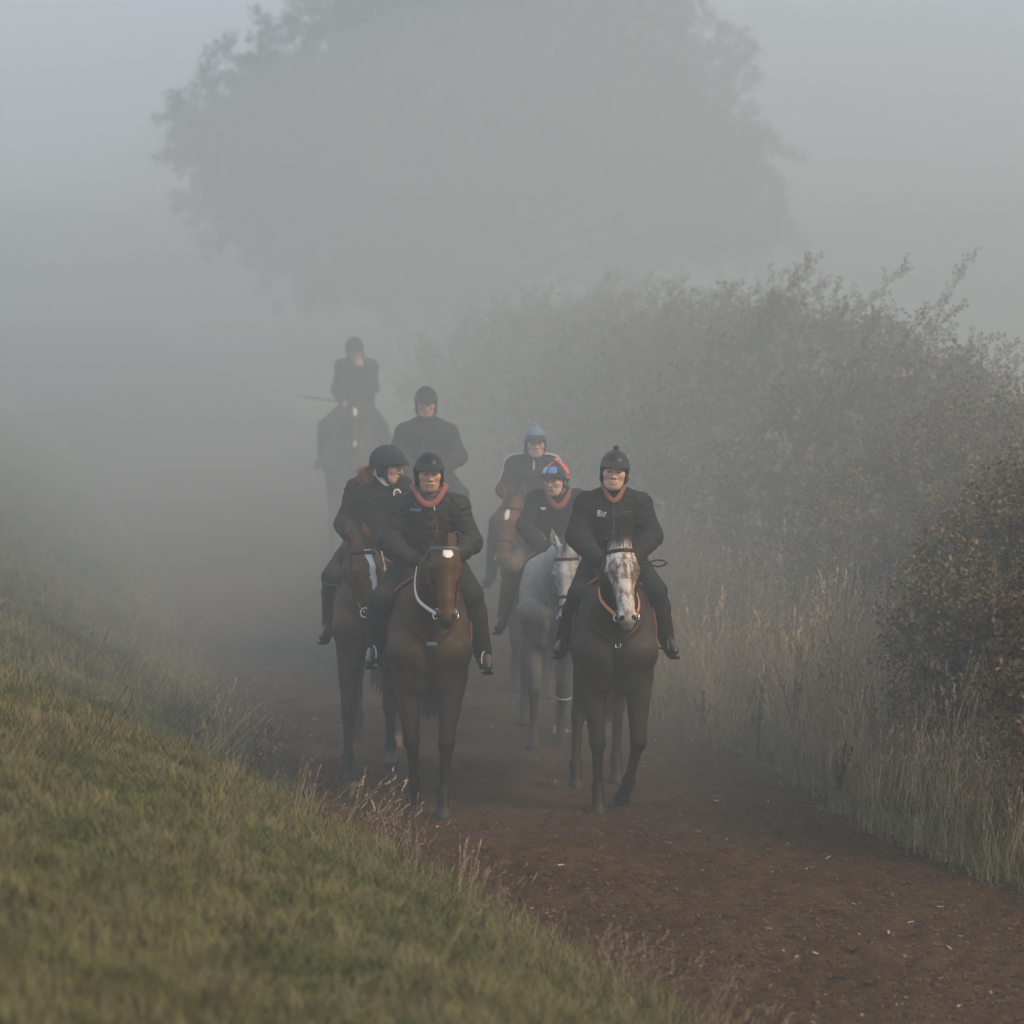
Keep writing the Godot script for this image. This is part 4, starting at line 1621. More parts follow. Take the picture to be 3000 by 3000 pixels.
	# ---- the horse in the middle, mostly hidden
	var h6 := {
		"label": "dark brown horse almost hidden behind the two leading left riders", "x": -0.78, "d": 30.9, "yaw": -3.0, "size": 1.0,
		"poll": Vector3(0.0, 1.72, 0.72), "face": 26.0, "kind": "bay", "mark": "small_star", "ears": [Vector3(-0.07, 0.19, -0.04), Vector3(0.07, 0.19, -0.04)],
		"coat": Color(0.03, 0.02, 0.016), "warm": Color(0.05, 0.03, 0.02), "points": Color(0.018, 0.015, 0.014), "muzzle": Color(0.03, 0.025, 0.023), "hair": Color(0.014, 0.012, 0.011),
		"legs": [step("fore_ahead"), step("fore_back"), step("hind_back"), step("hind_ahead")], "cloth": Color(0.09, 0.02, 0.026), "iron": "dark_metal", "fine": 1.35,
	}
	var o6 := horse(h6)
	var r6 := pose({
		"label": "broad rider in a plain black coat, behind the two leading left riders",
		"fine": 1.3, "skin": Color(0.44, 0.25, 0.19), "puff": 1.6, "bulk": 1.12, "hat_color": Color(0.022, 0.022, 0.022), "hat_material": "helmet_cloth", "hpitch": 6.0, "hyaw": 4.0,
		"shoulders": [Vector3(-0.19, 2.03, -0.51), Vector3(0.19, 2.03, -0.51)], "elbows": [Vector3(-0.275, 1.83, -0.46), Vector3(0.285, 1.83, -0.46)], "gloves": [null, null],
		"wrists": [Vector3(-0.075, 1.74, -0.16), Vector3(0.09, 1.72, -0.18)], "collar": Color(0.02, 0.02, 0.02), "collar_deep": 0.03,
	})
	rider(r6, h6, o6)
	stirrups(h6, r6, o6)
	reins(h6, o6, [r6.wrists[0] + Vector3(0.03, -0.03, 0.07), r6.wrists[1] + Vector3(-0.03, -0.03, 0.07)])
	# ---- the last horse on the left, deep in the fog
	var h7 := {
		"label": "near-black horse with star and snip, rearmost of the string in the fog", "x": -1.78, "d": 39.0, "yaw": -6.0, "size": 1.0,
		"poll": Vector3(0.16, 1.86, 0.66), "face": 22.0, "hyaw": 8.0, "kind": "bay", "mark": "small_star", "snip": true, "ears": [Vector3(-0.085, 0.16, -0.05), Vector3(0.085, 0.16, -0.05)],
		"coat": Color(0.024, 0.016, 0.014), "warm": Color(0.03, 0.02, 0.016), "points": Color(0.016, 0.013, 0.012), "muzzle": Color(0.03, 0.026, 0.025), "hair": Color(0.012, 0.011, 0.010),
		"legs": [step("fore_ahead", -2), step("fore_back"), step("hind_back"), step("hind_ahead")], "cloth": Color(0.04, 0.02, 0.022), "iron": "dark_metal", "fine": 1.5,
	}
	var o7 := horse(h7)
	var r7 := pose({
		"label": "rearmost rider in the fog, navy jacket, one hand raised to the face",
		"fine": 1.45, "skin": Color(0.46, 0.26, 0.20), "jacket": Color(0.022, 0.026, 0.034), "hat_color": Color(0.028, 0.034, 0.045), "hat_material": "helmet_cloth", "hpitch": 20.0, "hroll": 8.0, "hyaw": 12.0, "gloves": [null, null],
		"head": Vector3(0.0, 2.35, -0.40), "neck": Vector3(0.0, 2.25, -0.50), "chest": Vector3(0, 2.04, -0.54), "shoulders": [Vector3(-0.155, 2.16, -0.51), Vector3(0.155, 2.16, -0.51)],
		"elbows": [Vector3(-0.21, 1.90, -0.46), Vector3(0.21, 1.94, -0.38)], "wrists": [Vector3(-0.09, 1.76, -0.20), Vector3(0.065, 2.16, -0.26)],
		"hands": [[Vector3(0.2, -0.1, 0.95), Vector3(0.1, -1, 0), Vector3(1, 0, -0.3)], [Vector3(-0.05, 1.0, -0.12), Vector3(-1, -0.1, 0.1), Vector3(-0.1, 0.1, -1)]],
	})
	rider(r7, h7, o7)
	stirrups(h7, r7, o7)
	reins(h7, o7, [r7.wrists[0] + Vector3(0.03, -0.03, 0.07), r7.wrists[0] + Vector3(0.06, -0.03, 0.05)])
	# whips, carried in the hand
	whip(o7, r7.wrists[0] + Vector3(0.05, 0.02, 0.06), Vector3(-0.55, 1.86, -0.12), "thin dark whip held out to the left by the rearmost rider", 0.008)
	whip_loop(o, "short black whip with a looped end beside the steel grey's head")


func whip(horse_node: Node3D, a: Vector3, b: Vector3, label: String, rad: float) -> void:
	var o := thing("whip", label, "whip", horse_node.transform * Transform3D(Basis(), a))
	var t := Tris.new()
	tube(t, [Vector3.ZERO, (b - a) * 0.3, (b - a) * 0.8, b - a], [rad * 1.3, rad * 1.2, rad, rad * 0.8], 7, Color(0.03, 0.03, 0.028))
	obj("shaft", t.mesh(), M.painted_rough, o)
	var t2 := Tris.new()
	strap(t2, [(b - a), (b - a) * 1.08, (b - a) * 1.16], [Vector3.UP, Vector3.UP, Vector3.UP], 0.03, 0.004, Color(0.03, 0.03, 0.028))
	obj("flap", t2.mesh(), M.painted_leather, o)


func whip_loop(horse_node: Node3D, label: String) -> void:
	var a := Vector3(0.08, 1.70, -0.10)
	var o := thing("whip", label, "whip", horse_node.transform * Transform3D(Basis(), a))
	var t := Tris.new()
	tube(t, [Vector3(-0.02, -0.02, 0), Vector3(0.06, 0.005, 0.03), Vector3(0.15, 0.01, 0.06)], [0.010, 0.009, 0.008], 7, Color(0.014, 0.013, 0.013))
	obj("shaft", t.mesh(), M.painted_rough, o)
	var t2 := Tris.new()
	var pts := curve_points([Vector3(0.15, 0.01, 0.06), Vector3(0.20, 0.028, 0.06), Vector3(0.255, 0.022, 0.06), Vector3(0.262, 0.002, 0.06), Vector3(0.21, -0.016, 0.06), Vector3(0.15, 0.004, 0.06)], 20)
	var outs := []
	for p in pts:
		outs.append(Vector3(0, 0.9, 0.4).normalized())
	strap(t2, pts, outs, 0.02, 0.005, Color(0.014, 0.013, 0.013))
	obj("loop", t2.mesh(), M.painted_leather, o)


func quarters() -> Callable:   # orange-red and navy quarters, a star of the other colour in each
	return func(d: Vector3, _n: Vector3) -> Color:
		var an := atan2(d.x, d.z)
		var n := int(floor(an / (PI / 2.0) + 4.0)) % 4
		var orange := Color(0.56, 0.13, 0.085)
		var navy := Color(0.05, 0.042, 0.075)
		return orange if n % 2 == 1 else navy


func star(size: float) -> Mesh:
	var pts := PackedVector2Array()
	for i in 10:
		var an := PI / 2 + TAU * i / 10.0
		pts.append(Vector2(cos(an), sin(an)) * (size if i % 2 == 0 else size * 0.42))
	return shape(pts)


func on_helmet(r: Dictionary, o: Node3D, called: String, mesh: Mesh, az: float, el: float, m: Material, lift := 1.02) -> void:
	var b := turned(r)
	var rad: Vector3 = Vector3(0.101, 0.122, 0.130) * r.get("hat", 1.0) * lift
	var arr: Array = mesh.surface_get_arrays(0)
	var v: PackedVector3Array = arr[Mesh.ARRAY_VERTEX]
	var n := PackedVector3Array()
	var seat: Vector3 = r.seat + Vector3(0, -0.1, 0)
	for i in v.size():
		var a := deg_to_rad(az) + v[i].x / 0.115
		var e := deg_to_rad(el) + v[i].y / 0.12
		var d := Vector3(cos(e) * sin(a), sin(e), cos(e) * cos(a))
		v[i] = r.head - seat + b * (Vector3(0, 0.030, -0.012) + d * rad)
		n.append(b * (d / rad).normalized())
	arr[Mesh.ARRAY_VERTEX] = v
	arr[Mesh.ARRAY_NORMAL] = n
	arr[Mesh.ARRAY_TANGENT] = null
	var am := ArrayMesh.new()
	am.add_surface_from_arrays(Mesh.PRIMITIVE_TRIANGLES, arr)
	obj(called, am, m, o.get_node("helmet"))


func patch(w: float, hgt: float, round_off: float, nx: int, ny: int) -> Mesh:   # a rounded patch cut fine enough to bend
	var t := Tris.new()
	for j in ny + 1:
		for i in nx + 1:
			var u := float(i) / nx * 2.0 - 1.0
			var v := float(j) / ny * 2.0 - 1.0
			var k := sqrt(maxf(1.0 - pow(absf(u), 3.0) * round_off, 0.02))
			t.vert(Vector3(u * w * 0.5, v * hgt * 0.5 * k, 0), Vector3(0, 0, 1))
	for j in ny:
		for i in nx:
			var a := j * (nx + 1) + i
			t.tri(a, a + 1, a + nx + 1)
			t.tri(a + 1, a + nx + 2, a + nx + 1)
	return t.mesh()


func goggles(r: Dictionary, o: Node3D) -> void:
	var blue := mat(lin(0.05, 0.19, 0.44), 0.12)
	blue.clearcoat_enabled = true
	var pale := mat(lin(0.16, 0.40, 0.60), 0.12)
	pale.clearcoat_enabled = true
	on_helmet(r, o, "goggle_lens", patch(0.080, 0.062, 0.75, 10, 4), 24, 29, blue, 1.10)
	on_helmet(r, o, "goggle_lens", patch(0.075, 0.060, 0.75, 10, 4), -24, 29, pale, 1.10)
	on_helmet(r, o, "goggle_strap", patch(0.52, 0.024, 0.0, 50, 2), 180, 6, mat(lin(0.025, 0.022, 0.026), 0.8), 1.03)
	on_helmet(r, o, "goggle_strap", patch(0.10, 0.024, 0.0, 10, 2), 62, 18, mat(lin(0.025, 0.022, 0.026), 0.8), 1.035)
	on_helmet(r, o, "star", star(0.019), 30, 52, mat(lin(0.10, 0.045, 0.06), 0.8))
	on_helmet(r, o, "star", star(0.019), 108, 40, mat(lin(0.55, 0.13, 0.085), 0.8))
	var grey := mat(lin(0.45, 0.47, 0.48), 0.6)
	var oval := Tris.new()
	for k in [[-0.021, 0.010], [0.018, 0.013]]:
		var base := oval.v.size()
		for i in 25:
			var an := TAU * i / 24.0
			for q in [k[1], k[1] * 0.68]:
				oval.vert(Vector3(k[0] + cos(an) * q * 1.3, sin(an) * q * 0.75, 0), Vector3(0, 0, 1))
		for i in 24:
			var a := base + i * 2
			oval.tri(a, a + 1, a + 2)
			oval.tri(a + 1, a + 3, a + 2)
	on_helmet(r, o, "strap_mark", oval.mesh(), 96, 7, grey, 1.045)


func jacket_marks_front_right(r: Dictionary, o: Node3D) -> void:
	var pale := mat(lin(0.42, 0.40, 0.385), 0.8)
	var red := mat(lin(0.40, 0.10, 0.05), 0.8)
	var at: Vector3 = r.chest + Vector3(-0.085, 0.018, 0)
	for k in [[-0.017, 0.0155, 0.024, 0.007], [-0.0185, 0.004, 0.018, 0.009], [-0.017, -0.0085, 0.026, 0.0075]]:
		on_jacket(r, o, "logo_bar", patch(k[2], k[3], 0.0, 4, 2), at + Vector3(k[0], k[1], 0), pale, 1.0, -2.0)
	var t := Tris.new()
	for i in 25:
		var an := deg_to_rad(lerpf(150, 360, i / 24.0))
		for q in [0.0175, 0.0115]:
			t.vert(Vector3(0.016 + cos(an) * q, 0.004 + sin(an) * q, 0), Vector3(0, 0, 1))
	for i in 24:
		t.tri(i * 2, i * 2 + 1, i * 2 + 2)
		t.tri(i * 2 + 1, i * 2 + 3, i * 2 + 2)
	on_jacket(r, o, "logo_letter", t.mesh(), at, pale)
	on_jacket(r, o, "logo_bar", patch(0.018, 0.005, 0.0, 4, 1), at + Vector3(0.025, 0.004, 0), pale)
	on_jacket(r, o, "logo_bar", patch(0.056, 0.0045, 0.0, 6, 1), at + Vector3(-0.003, -0.021, 0), pale, 1.0, -2.0)
	on_jacket(r, o, "lettering", lettering("Beverley Racing", 0.0135), r.chest + Vector3(0.085, 0.026, 0), red, 0.72, 3.0)
	var t2 := Tris.new()
	t2.vert(Vector3(-0.013, -0.010, 0), Vector3(0, 0, 1))
	t2.vert(Vector3(0.013, -0.010, 0), Vector3(0, 0, 1))
	t2.vert(Vector3(0, 0.015, 0), Vector3(0, 0, 1))
	t2.tri(0, 1, 2)
	on_jacket(r, o, "zip", patch(0.007, 0.22, 0.0, 1, 12), r.chest + Vector3(0.0, -0.02, 0), mat(lin(0.035, 0.034, 0.033), 0.5))
	on_helmet(r, o, "front_badge", t2.mesh(), 0, 34, mat(lin(0.012, 0.012, 0.012), 0.5))


func jacket_marks_front_left(r: Dictionary, o: Node3D) -> void:
	var blue := mat(lin(0.10, 0.22, 0.42), 0.7)
	var pale := mat(lin(0.55, 0.53, 0.51), 0.7)
	on_jacket(r, o, "lettering", lettering("AGMA", 0.036), r.chest + Vector3(-0.095, 0.035, 0), blue, 0.75, -4.0, 0.22)
	on_jacket(r, o, "zip_pull", patch(0.008, 0.055, 0.4, 2, 6), r.chest + Vector3(0.035, 0.055, 0), pale, 1.0, 6.0)
	on_jacket(r, o, "drawstring", patch(0.007, 0.05, 0.3, 2, 6), r.chest + Vector3(-0.033, 0.125, 0), pale, 1.0, 35.0)
	on_jacket(r, o, "drawstring", patch(0.007, 0.06, 0.3, 2, 6), r.chest + Vector3(0.035, 0.122, 0), pale, 1.0, -50.0)
	var f := Field.new()
	f.bone(r.head + Vector3(0, -0.10, -0.01), r.neck + Vector3(0, 0.0, 0.0), 0.075, 0.085, 0.03)
	f.bone(r.neck + Vector3(0, -0.01, 0.02), r.neck + Vector3(0, -0.05, 0.04), 0.082, 0.07, 0.03)
	f.noise = fold
	f.amp = 0.007
	f.stretch = Vector3(5, 22, 5)
	later("snood", [[f, 0.008, flat(Color(0.085, 0.075, 0.078))]], M.cloth, o, r.seat + Vector3(0, -0.1, 0))


func jacket_mark_grey(r: Dictionary, o: Node3D) -> void:
	var pts := PackedVector2Array()
	for i in 13:
		var an := deg_to_rad(180.0 + 180.0 * i / 12.0)
		pts.append(Vector2(cos(an), sin(an)) * 0.024)
	on_jacket(r, o, "chest_mark", shape(pts), r.chest + Vector3(-0.11, 0.02, 0), mat(lin(0.48, 0.47, 0.46), 0.8))


func tied_hair(r: Dictionary, o: Node3D) -> void:
	var seat: Vector3 = r.seat + Vector3(0, -0.1, 0)
	var rg := RandomNumberGenerator.new()
	rg.seed = 4
	var t := Tris.new()
	var from: Vector3 = r.head + turned(r) * Vector3(0, -0.06, -0.10)
	for i in 240:
		var p := from + Vector3(rg.randf_range(-0.05, 0.03), rg.randf_range(-0.03, 0.035), rg.randf_range(-0.03, 0.05))
		lock(t, rg, p - seat, Vector3(rg.randf_range(-0.13, -0.04), rg.randf_range(-0.085, -0.015), rg.randf_range(-0.01, 0.06)), 0.010, Color(0.20, 0.085, 0.026))
	obj("hair", t.mesh(), M.hair, o)


func armband(r: Dictionary, o: Node3D) -> void:   # the white ring badge on the sleeve
	var t := Tris.new()
	for i in 29:
		var an := TAU * i / 28.0
		for q in [0.034, 0.022]:
			t.vert(Vector3(cos(an) * q * 0.9, sin(an) * q * 1.1, 0), Vector3(0, 0, 1))
	for i in 28:
		t.tri(i * 2, i * 2 + 1, i * 2 + 2)
		t.tri(i * 2 + 1, i * 2 + 3, i * 2 + 2)
	var at: Vector3 = r.shoulders[1] + Vector3(-0.03, -0.03, 0)
	on_jacket(r, o, "ring_badge", t.mesh(), at, mat(lin(0.62, 0.62, 0.60), 0.8))
	on_jacket(r, o, "badge_letter", lettering("C", 0.03), at, mat(lin(0.45, 0.40, 0.38), 0.8), 0.9)


func piping(r: Dictionary, o: Node3D) -> void:
	var f: Field = r.jacket_field
	var seat: Vector3 = r.seat + Vector3(0, -0.1, 0)
	for s in [0, 1]:
		var sg := -1.0 if s == 0 else 1.0
		var pts := []
		var outs := []
		for i in 14:
			var u := i / 13.0
			var p: Vector3 = r.neck.lerp(r.shoulders[s], minf(u * 1.6, 1.0)).lerp(r.elbows[s], maxf(u - 0.55, 0.0) * 1.5)
			var dir := Vector3(sg * (0.15 + u), 1.0 - 0.7 * u, 0.25).normalized()
			pts.append(f.hit(p + dir * 0.35, -dir, 0.003) - seat)
			outs.append(dir)
		var t := Tris.new()
		strap(t, pts, outs, 0.017, 0.004, Color(0.58, 0.60, 0.62))
		obj("piping", t.mesh(), M.painted_rough, o)
	on_jacket(r, o, "zip_pull", patch(0.011, 0.10, 0.2, 2, 8), r.chest + Vector3(0.015, 0.09, 0), mat(lin(0.6, 0.61, 0.62), 0.6))


func leg_wraps(h: Dictionary, o: Node3D) -> void:
	for n in [1]:
		var j := leg_joints(h, n)
		var t := Tris.new()
		var dir: Vector3 = (j[2] - j[1]).normalized()
		tube(t, [j[1] - dir * 0.03, j[1] + dir * 0.02, j[1] + dir * 0.08, j[1] + dir * 0.10], [0.062, 0.066, 0.062, 0.058], 14, Color(0.035, 0.05, 0.045))
		obj("leg_wrap", t.mesh(), M.cloth, o)
		var t2 := Tris.new()
		ring(t2, j[1] + dir * 0.10, dir, 0.061, 0.005, 0.0, TAU, Color(0.42, 0.46, 0.45))
		obj("wrap_band", t2.mesh(), M.painted_rough, o)

# ---------------------------------------------------------------- the lie of the land: d is the distance from the camera along -z
const LEFT_EDGE := [Vector2(2, 6.6), Vector2(8, 4.6), Vector2(12, 3.0), Vector2(15, 1.90), Vector2(18.2, 0.80), Vector2(21.4, -0.40), Vector2(24.4, -1.50), Vector2(28.9, -2.45), Vector2(33.1, -3.2), Vector2(40, -4.2), Vector2(45.3, -5.2), Vector2(60, -8.0), Vector2(95, -15.0)]
const RIGHT_EDGE := [Vector2(2, 10.5), Vector2(8, 8.0), Vector2(15, 5.2), Vector2(20, 3.55), Vector2(23, 2.5), Vector2(25, 2.0), Vector2(27.5, 1.3), Vector2(30, 1.0), Vector2(35, 0.4), Vector2(40, -0.2), Vector2(50, -1.6), Vector2(60, -3.4), Vector2(95, -10.0)]


func along(line: Array, d: float) -> float:
	for i in range(1, line.size()):
		if d <= line[i].x or i == line.size() - 1:
			var p0: Vector2 = line[maxi(i - 2, 0)]
			var p1: Vector2 = line[i - 1]
			var p2: Vector2 = line[i]
			var p3: Vector2 = line[mini(i + 1, line.size() - 1)]
			var t := clampf((d - p1.x) / (p2.x - p1.x), 0.0, 1.0)
			var w := p2.x - p1.x
			var m1 := (p2.y - p0.y) / (p2.x - p0.x) * w
			var m2 := (p3.y - p1.y) / (p3.x - p1.x) * w
			var t2 := t * t
			var t3 := t2 * t
			return (2 * t3 - 3 * t2 + 1) * p1.y + (t3 - 2 * t2 + t) * m1 + (-2 * t3 + 3 * t2) * p2.y + (t3 - t2) * m2
	return 0.0


func left_edge(d: float) -> float:
	return along(LEFT_EDGE, d) + 0.13 * nz.get_noise_2d(d * 0.55, 4.0) + 0.05 * nz.get_noise_2d(d * 2.3, 9.0)


func right_edge(d: float) -> float:
	return along(RIGHT_EDGE, d) + 0.16 * nz.get_noise_2d(d * 0.6, 14.0) + 0.06 * nz.get_noise_2d(d * 2.3, 19.0)


func bank_height(e: float, d: float, x: float) -> float:
	return -0.03 + 0.13 * smoothstep(0.0, 0.4, e) + 0.46 * clampf(e - 0.25, 0.0, 1.75) + 0.24 * clampf(e - 2.0, 0.0, 5.5) + 0.05 * nz.get_noise_2d(x * 0.7, d * 0.7) * smoothstep(0.1, 0.8, e)


func verge_height(e: float, d: float, x: float) -> float:
	return -0.03 + 0.07 * smoothstep(0.0, 0.35, e) + 0.10 * clampf(e - 0.2, 0.0, 4.0) + 0.05 * nz.get_noise_2d(x * 0.8 + 30.0, d * 0.8) * smoothstep(0.1, 0.8, e)


func sheet(rows: PackedFloat32Array, cols: int, where: Callable, paint: Callable) -> ArrayMesh:
	var t := Tris.new()
	for d in rows:
		for j in cols + 1:
			var p: Vector3 = where.call(d, float(j) / cols)
			t.v.append(p)
			t.c.append(paint.call(p, d))
	var w := cols + 1
	for i in rows.size():
		for j in w:
			var a := t.v[i * w + maxi(j - 1, 0)]
			var b := t.v[i * w + mini(j + 1, cols)]
			var e := t.v[maxi(i - 1, 0) * w + j]
			var f := t.v[mini(i + 1, rows.size() - 1) * w + j]
			var n := (b - a).cross(f - e)
			t.n.append(n.normalized() if n.y > 0 else -n.normalized())
	for i in rows.size() - 1:
		for j in cols:
			var a := i * w + j
			t.tri(a, a + 1, a + w)
			t.tri(a + 1, a + w + 1, a + w)
	return t.mesh()


func scatter(called: String, mesh: Mesh, spots: Array, tints: PackedColorArray, m: Material, parent: Node = self) -> MultiMeshInstance3D:
	var mm := MultiMesh.new()
	mm.transform_format = MultiMesh.TRANSFORM_3D
	mm.use_colors = true
	mm.mesh = mesh
	mm.instance_count = spots.size()
	for i in spots.size():
		mm.set_instance_transform(i, spots[i])
		mm.set_instance_color(i, tints[i])
	var o := MultiMeshInstance3D.new()
	o.name = called
	o.multimesh = mm
	o.material_override = m
	parent.add_child(o, true)
	o.set_meta("kind", "stuff")
	return o


func blade(t: Tris, root: Vector3, h: float, lean: Vector3, width: float, turn: float, col: Color, segs := 3) -> void:
	var base := t.v.size()
	var w := Vector3(cos(turn), 0, sin(turn)) * width * 0.5
	for i in segs + 1:
		var u := float(i) / segs
		var p := root + Vector3(0, h * u * (1.0 - 0.25 * u * lean.length() / maxf(h, 0.01)), 0) + lean * u * u
		var n := (w.cross(Vector3.UP).normalized() + Vector3(0, 0.7, 0)).normalized()
		if i == segs:
			t.vert(p, n, col)
		else:
			t.vert(p - w * (1.0 - 0.6 * u), n, col)
			t.vert(p + w * (1.0 - 0.6 * u), n, col)
	for i in segs:
		var a := base + i * 2
		if i == segs - 1:
			t.tri(a, a + 1, a + 2)
		else:
			t.tri(a, a + 1, a + 2)
			t.tri(a + 1, a + 3, a + 2)


func tuft(r: RandomNumberGenerator, count: int, low: float, high: float, spread: float, width: float, droop: float, dry: float) -> ArrayMesh:
	var t := Tris.new()
	for i in count:
		var an := r.randf() * TAU
		var h := r.randf_range(low, high)
		var lean := Vector3(cos(an), 0, sin(an)) * h * r.randf_range(0.1, droop)
		var c := Color(1, 1, 1) * r.randf_range(0.75, 1.3)
		if r.randf() < dry:
			c = Color(2.3, 1.55, 1.5) * r.randf_range(0.7, 1.3)
		blade(t, Vector3(r.randf_range(-spread, spread), -0.01, r.randf_range(-spread, spread)), h, lean, width * r.randf_range(0.7, 1.3), r.randf() * PI, c)
	return t.mesh()


func stalks(r: RandomNumberGenerator, count: int, low: float, high: float, spread: float, head: float) -> ArrayMesh:   # tall thin stems with feathery seed heads
	var t := Tris.new()
	for i in count:
		var an := r.randf() * TAU
		var h := r.randf_range(low, high)
		var lean := Vector3(cos(an), 0, sin(an)) * h * r.randf_range(0.05, 0.3) + Vector3(0.16, 0, 0.04) * h
		var root := Vector3(r.randf_range(-spread, spread), -0.01, r.randf_range(-spread, spread))
		var c := Color(1, 1, 1) * r.randf_range(0.7, 1.35)
		blade(t, root, h, lean, 0.0048, r.randf() * PI, c, 5)
		if r.randf() < head:
			var tip := root + Vector3(0, h * (1.0 - 0.25 * lean.length() / h), 0) + lean
			var dir := (lean * 2.0 + Vector3(0, h, 0)).normalized()
			for k in 6:
				var q := tip - dir * (0.02 * k + 0.0)
				blade(t, q - Vector3(0, 0.01, 0), 0.03, Vector3(r.randf_range(-0.02, 0.02), 0, r.randf_range(-0.02, 0.02)), 0.010, r.randf() * PI, c * 1.1, 2)
	return t.mesh()


func setting() -> void:
	M.blades = painted(0.85)
	M.blades.metallic_specular = 0.25
	M.blades.backlight_enabled = true
	M.blades.backlight = Color(0.45, 0.45, 0.45)
	M.leaf = painted(0.7)
	M.leaf.metallic_specular = 0.3
	M.leaf.backlight_enabled = true
	M.leaf.backlight = Color(0.35, 0.35, 0.35)
	var crumbs := NoiseTexture2D.new()
	crumbs.width = 1024
	crumbs.height = 1024
	crumbs.seamless = true
	var cn := FastNoiseLite.new()
	cn.noise_type = FastNoiseLite.TYPE_CELLULAR
	cn.frequency = 0.045
	cn.fractal_octaves = 3
	cn.domain_warp_enabled = true
	cn.domain_warp_amplitude = 26.0
	crumbs.noise = cn
	var ramp := Gradient.new()
	ramp.set_color(0, Color(0.62, 0.58, 0.55))
	ramp.set_color(1, Color(1.0, 1.0, 1.0))
	crumbs.color_ramp = ramp
	var lumps := NoiseTexture2D.new()
	lumps.width = 1024
	lumps.height = 1024
	lumps.seamless = true
	lumps.noise = cn
	var soil := painted(0.92)
	soil.metallic_specular = 0.12
	soil.albedo_texture = crumbs
	soil.heightmap_enabled = true
	soil.heightmap_texture = lumps
	soil.heightmap_scale = 1.6
	soil.uv1_triplanar = true
	soil.uv1_world_triplanar = true
	soil.uv1_scale = Vector3(1.7, 1.7, 1.7)
	M.soil = soil
	# ground to the horizon
	var gp := PlaneMesh.new()
	gp.size = Vector2(600, 600)
	var g := obj("ground", gp, mat(lin(0.05, 0.05, 0.03), 0.95))
	g.position = Vector3(0, -0.45, -250)
	g.set_meta("kind", "structure")
	# the gallop: dark wood chip, trodden into hollows
	var rows := PackedFloat32Array()
	var d := 6.0
	while d < 100.0:
		rows.append(d)
		d += 0.25 if d < 17.0 else 0.045 if d < 31.0 else 0.16 if d < 48.0 else 1.0
	var pr := RandomNumberGenerator.new()
	pr.seed = 12
	var prints := {}
	for i in 2600:
		var pd := pr.randf_range(16.0, 40.0)
		var px := lerpf(left_edge(pd), right_edge(pd), pr.randf_range(0.05, 0.95))
		var key := Vector2i(int(floor(px * 2.0)), int(floor(pd * 2.0)))
		if not prints.has(key):
			prints[key] = []
		prints[key].append(Vector3(px, pd, pr.randf_range(0.06, 0.11)))
	var tread := func(dd: float, u: float) -> Vector3:
		var l := left_edge(dd) - 0.30
		var x := lerpf(l, right_edge(dd) + 0.30, u)
		var y := 0.022 * nz.get_noise_2d(x * 2.2, dd * 2.2) + 0.012 * nz.get_noise_2d(x * 7.0, dd * 7.0)
		if dd > 16.0 and dd < 40.0:
			var c := Vector2i(int(floor(x * 2.0)), int(floor(dd * 2.0)))
			for a in [-1, 0, 1]:
				for b in [-1, 0, 1]:
					for q in prints.get(c + Vector2i(a, b), []):
						var rr: float = Vector2(x - q.x, dd - q.y).length() / q.z
						if rr < 1.6:
							y += -0.030 * exp(-rr * rr * 2.2) + 0.014 * exp(-pow((rr - 1.15) * 3.2, 2))
		return Vector3(x, y - 0.012, -dd)
	var earth := func(p: Vector3, dd: float) -> Color:
		var k := 1.0 + 0.28 * nz.get_noise_2d(p.x * 0.9, dd * 0.9) + 0.25 * nz.get_noise_2d(p.x * 4.0, dd * 4.0)
		return Color(0.102, 0.066, 0.041) * k
	var tr := obj("gallop_track", sheet(rows, 110, tread, earth), soil)
	tr.set_meta("kind", "structure")
	# grass bank on the left, rough verge on the right
	var rough := PackedFloat32Array()
	d = 1.5
	while d < 95.0:
		rough.append(d)
		d += 0.3 if d < 40.0 else 1.2
	var turf := func(p: Vector3, dd: float) -> Color:
		var k := nz.get_noise_2d(p.x * 0.6, dd * 0.6) + 0.5 * nz.get_noise_2d(p.x * 2.4, dd * 2.4)
		return Color(0.070, 0.068, 0.026).lerp(Color(0.10, 0.078, 0.036), clampf(0.4 + k, 0.0, 1.0))
	var bank := func(dd: float, u: float) -> Vector3:
		var e := pow(u, 1.7) * 20.0
		var x := left_edge(dd) - e
		return Vector3(x, bank_height(e, dd, x), -dd)
	obj("grass_bank", sheet(rough, 60, bank, turf), painted(0.95)).set_meta("kind", "structure")
	var verge := func(dd: float, u: float) -> Vector3:
		var e := pow(u, 1.7) * 22.0
		var x := right_edge(dd) + e
		return Vector3(x, verge_height(e, dd, x), -dd)
	obj("grass_verge", sheet(rough, 60, verge, turf), painted(0.95)).set_meta("kind", "structure")
	grasses()
	litter()
	mist()


func mist() -> void:
	var banks := [[Vector3(0, 2, -55), Vector3(96, 27, 66), 0.0235, Color(0.885, 0.943, 0.975)], [Vector3(3.0, 0.5, -42), Vector3(20, 12.5, 36), 0.025, Color(0.955, 0.94, 0.915)]]  # low bank tinted warm, standing in for light bounced off the ground
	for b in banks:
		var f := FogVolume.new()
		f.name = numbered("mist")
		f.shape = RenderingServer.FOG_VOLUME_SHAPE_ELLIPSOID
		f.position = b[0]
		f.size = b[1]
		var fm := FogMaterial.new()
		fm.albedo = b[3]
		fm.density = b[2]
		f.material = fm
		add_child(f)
		tag(f, "", "", "", "stuff")


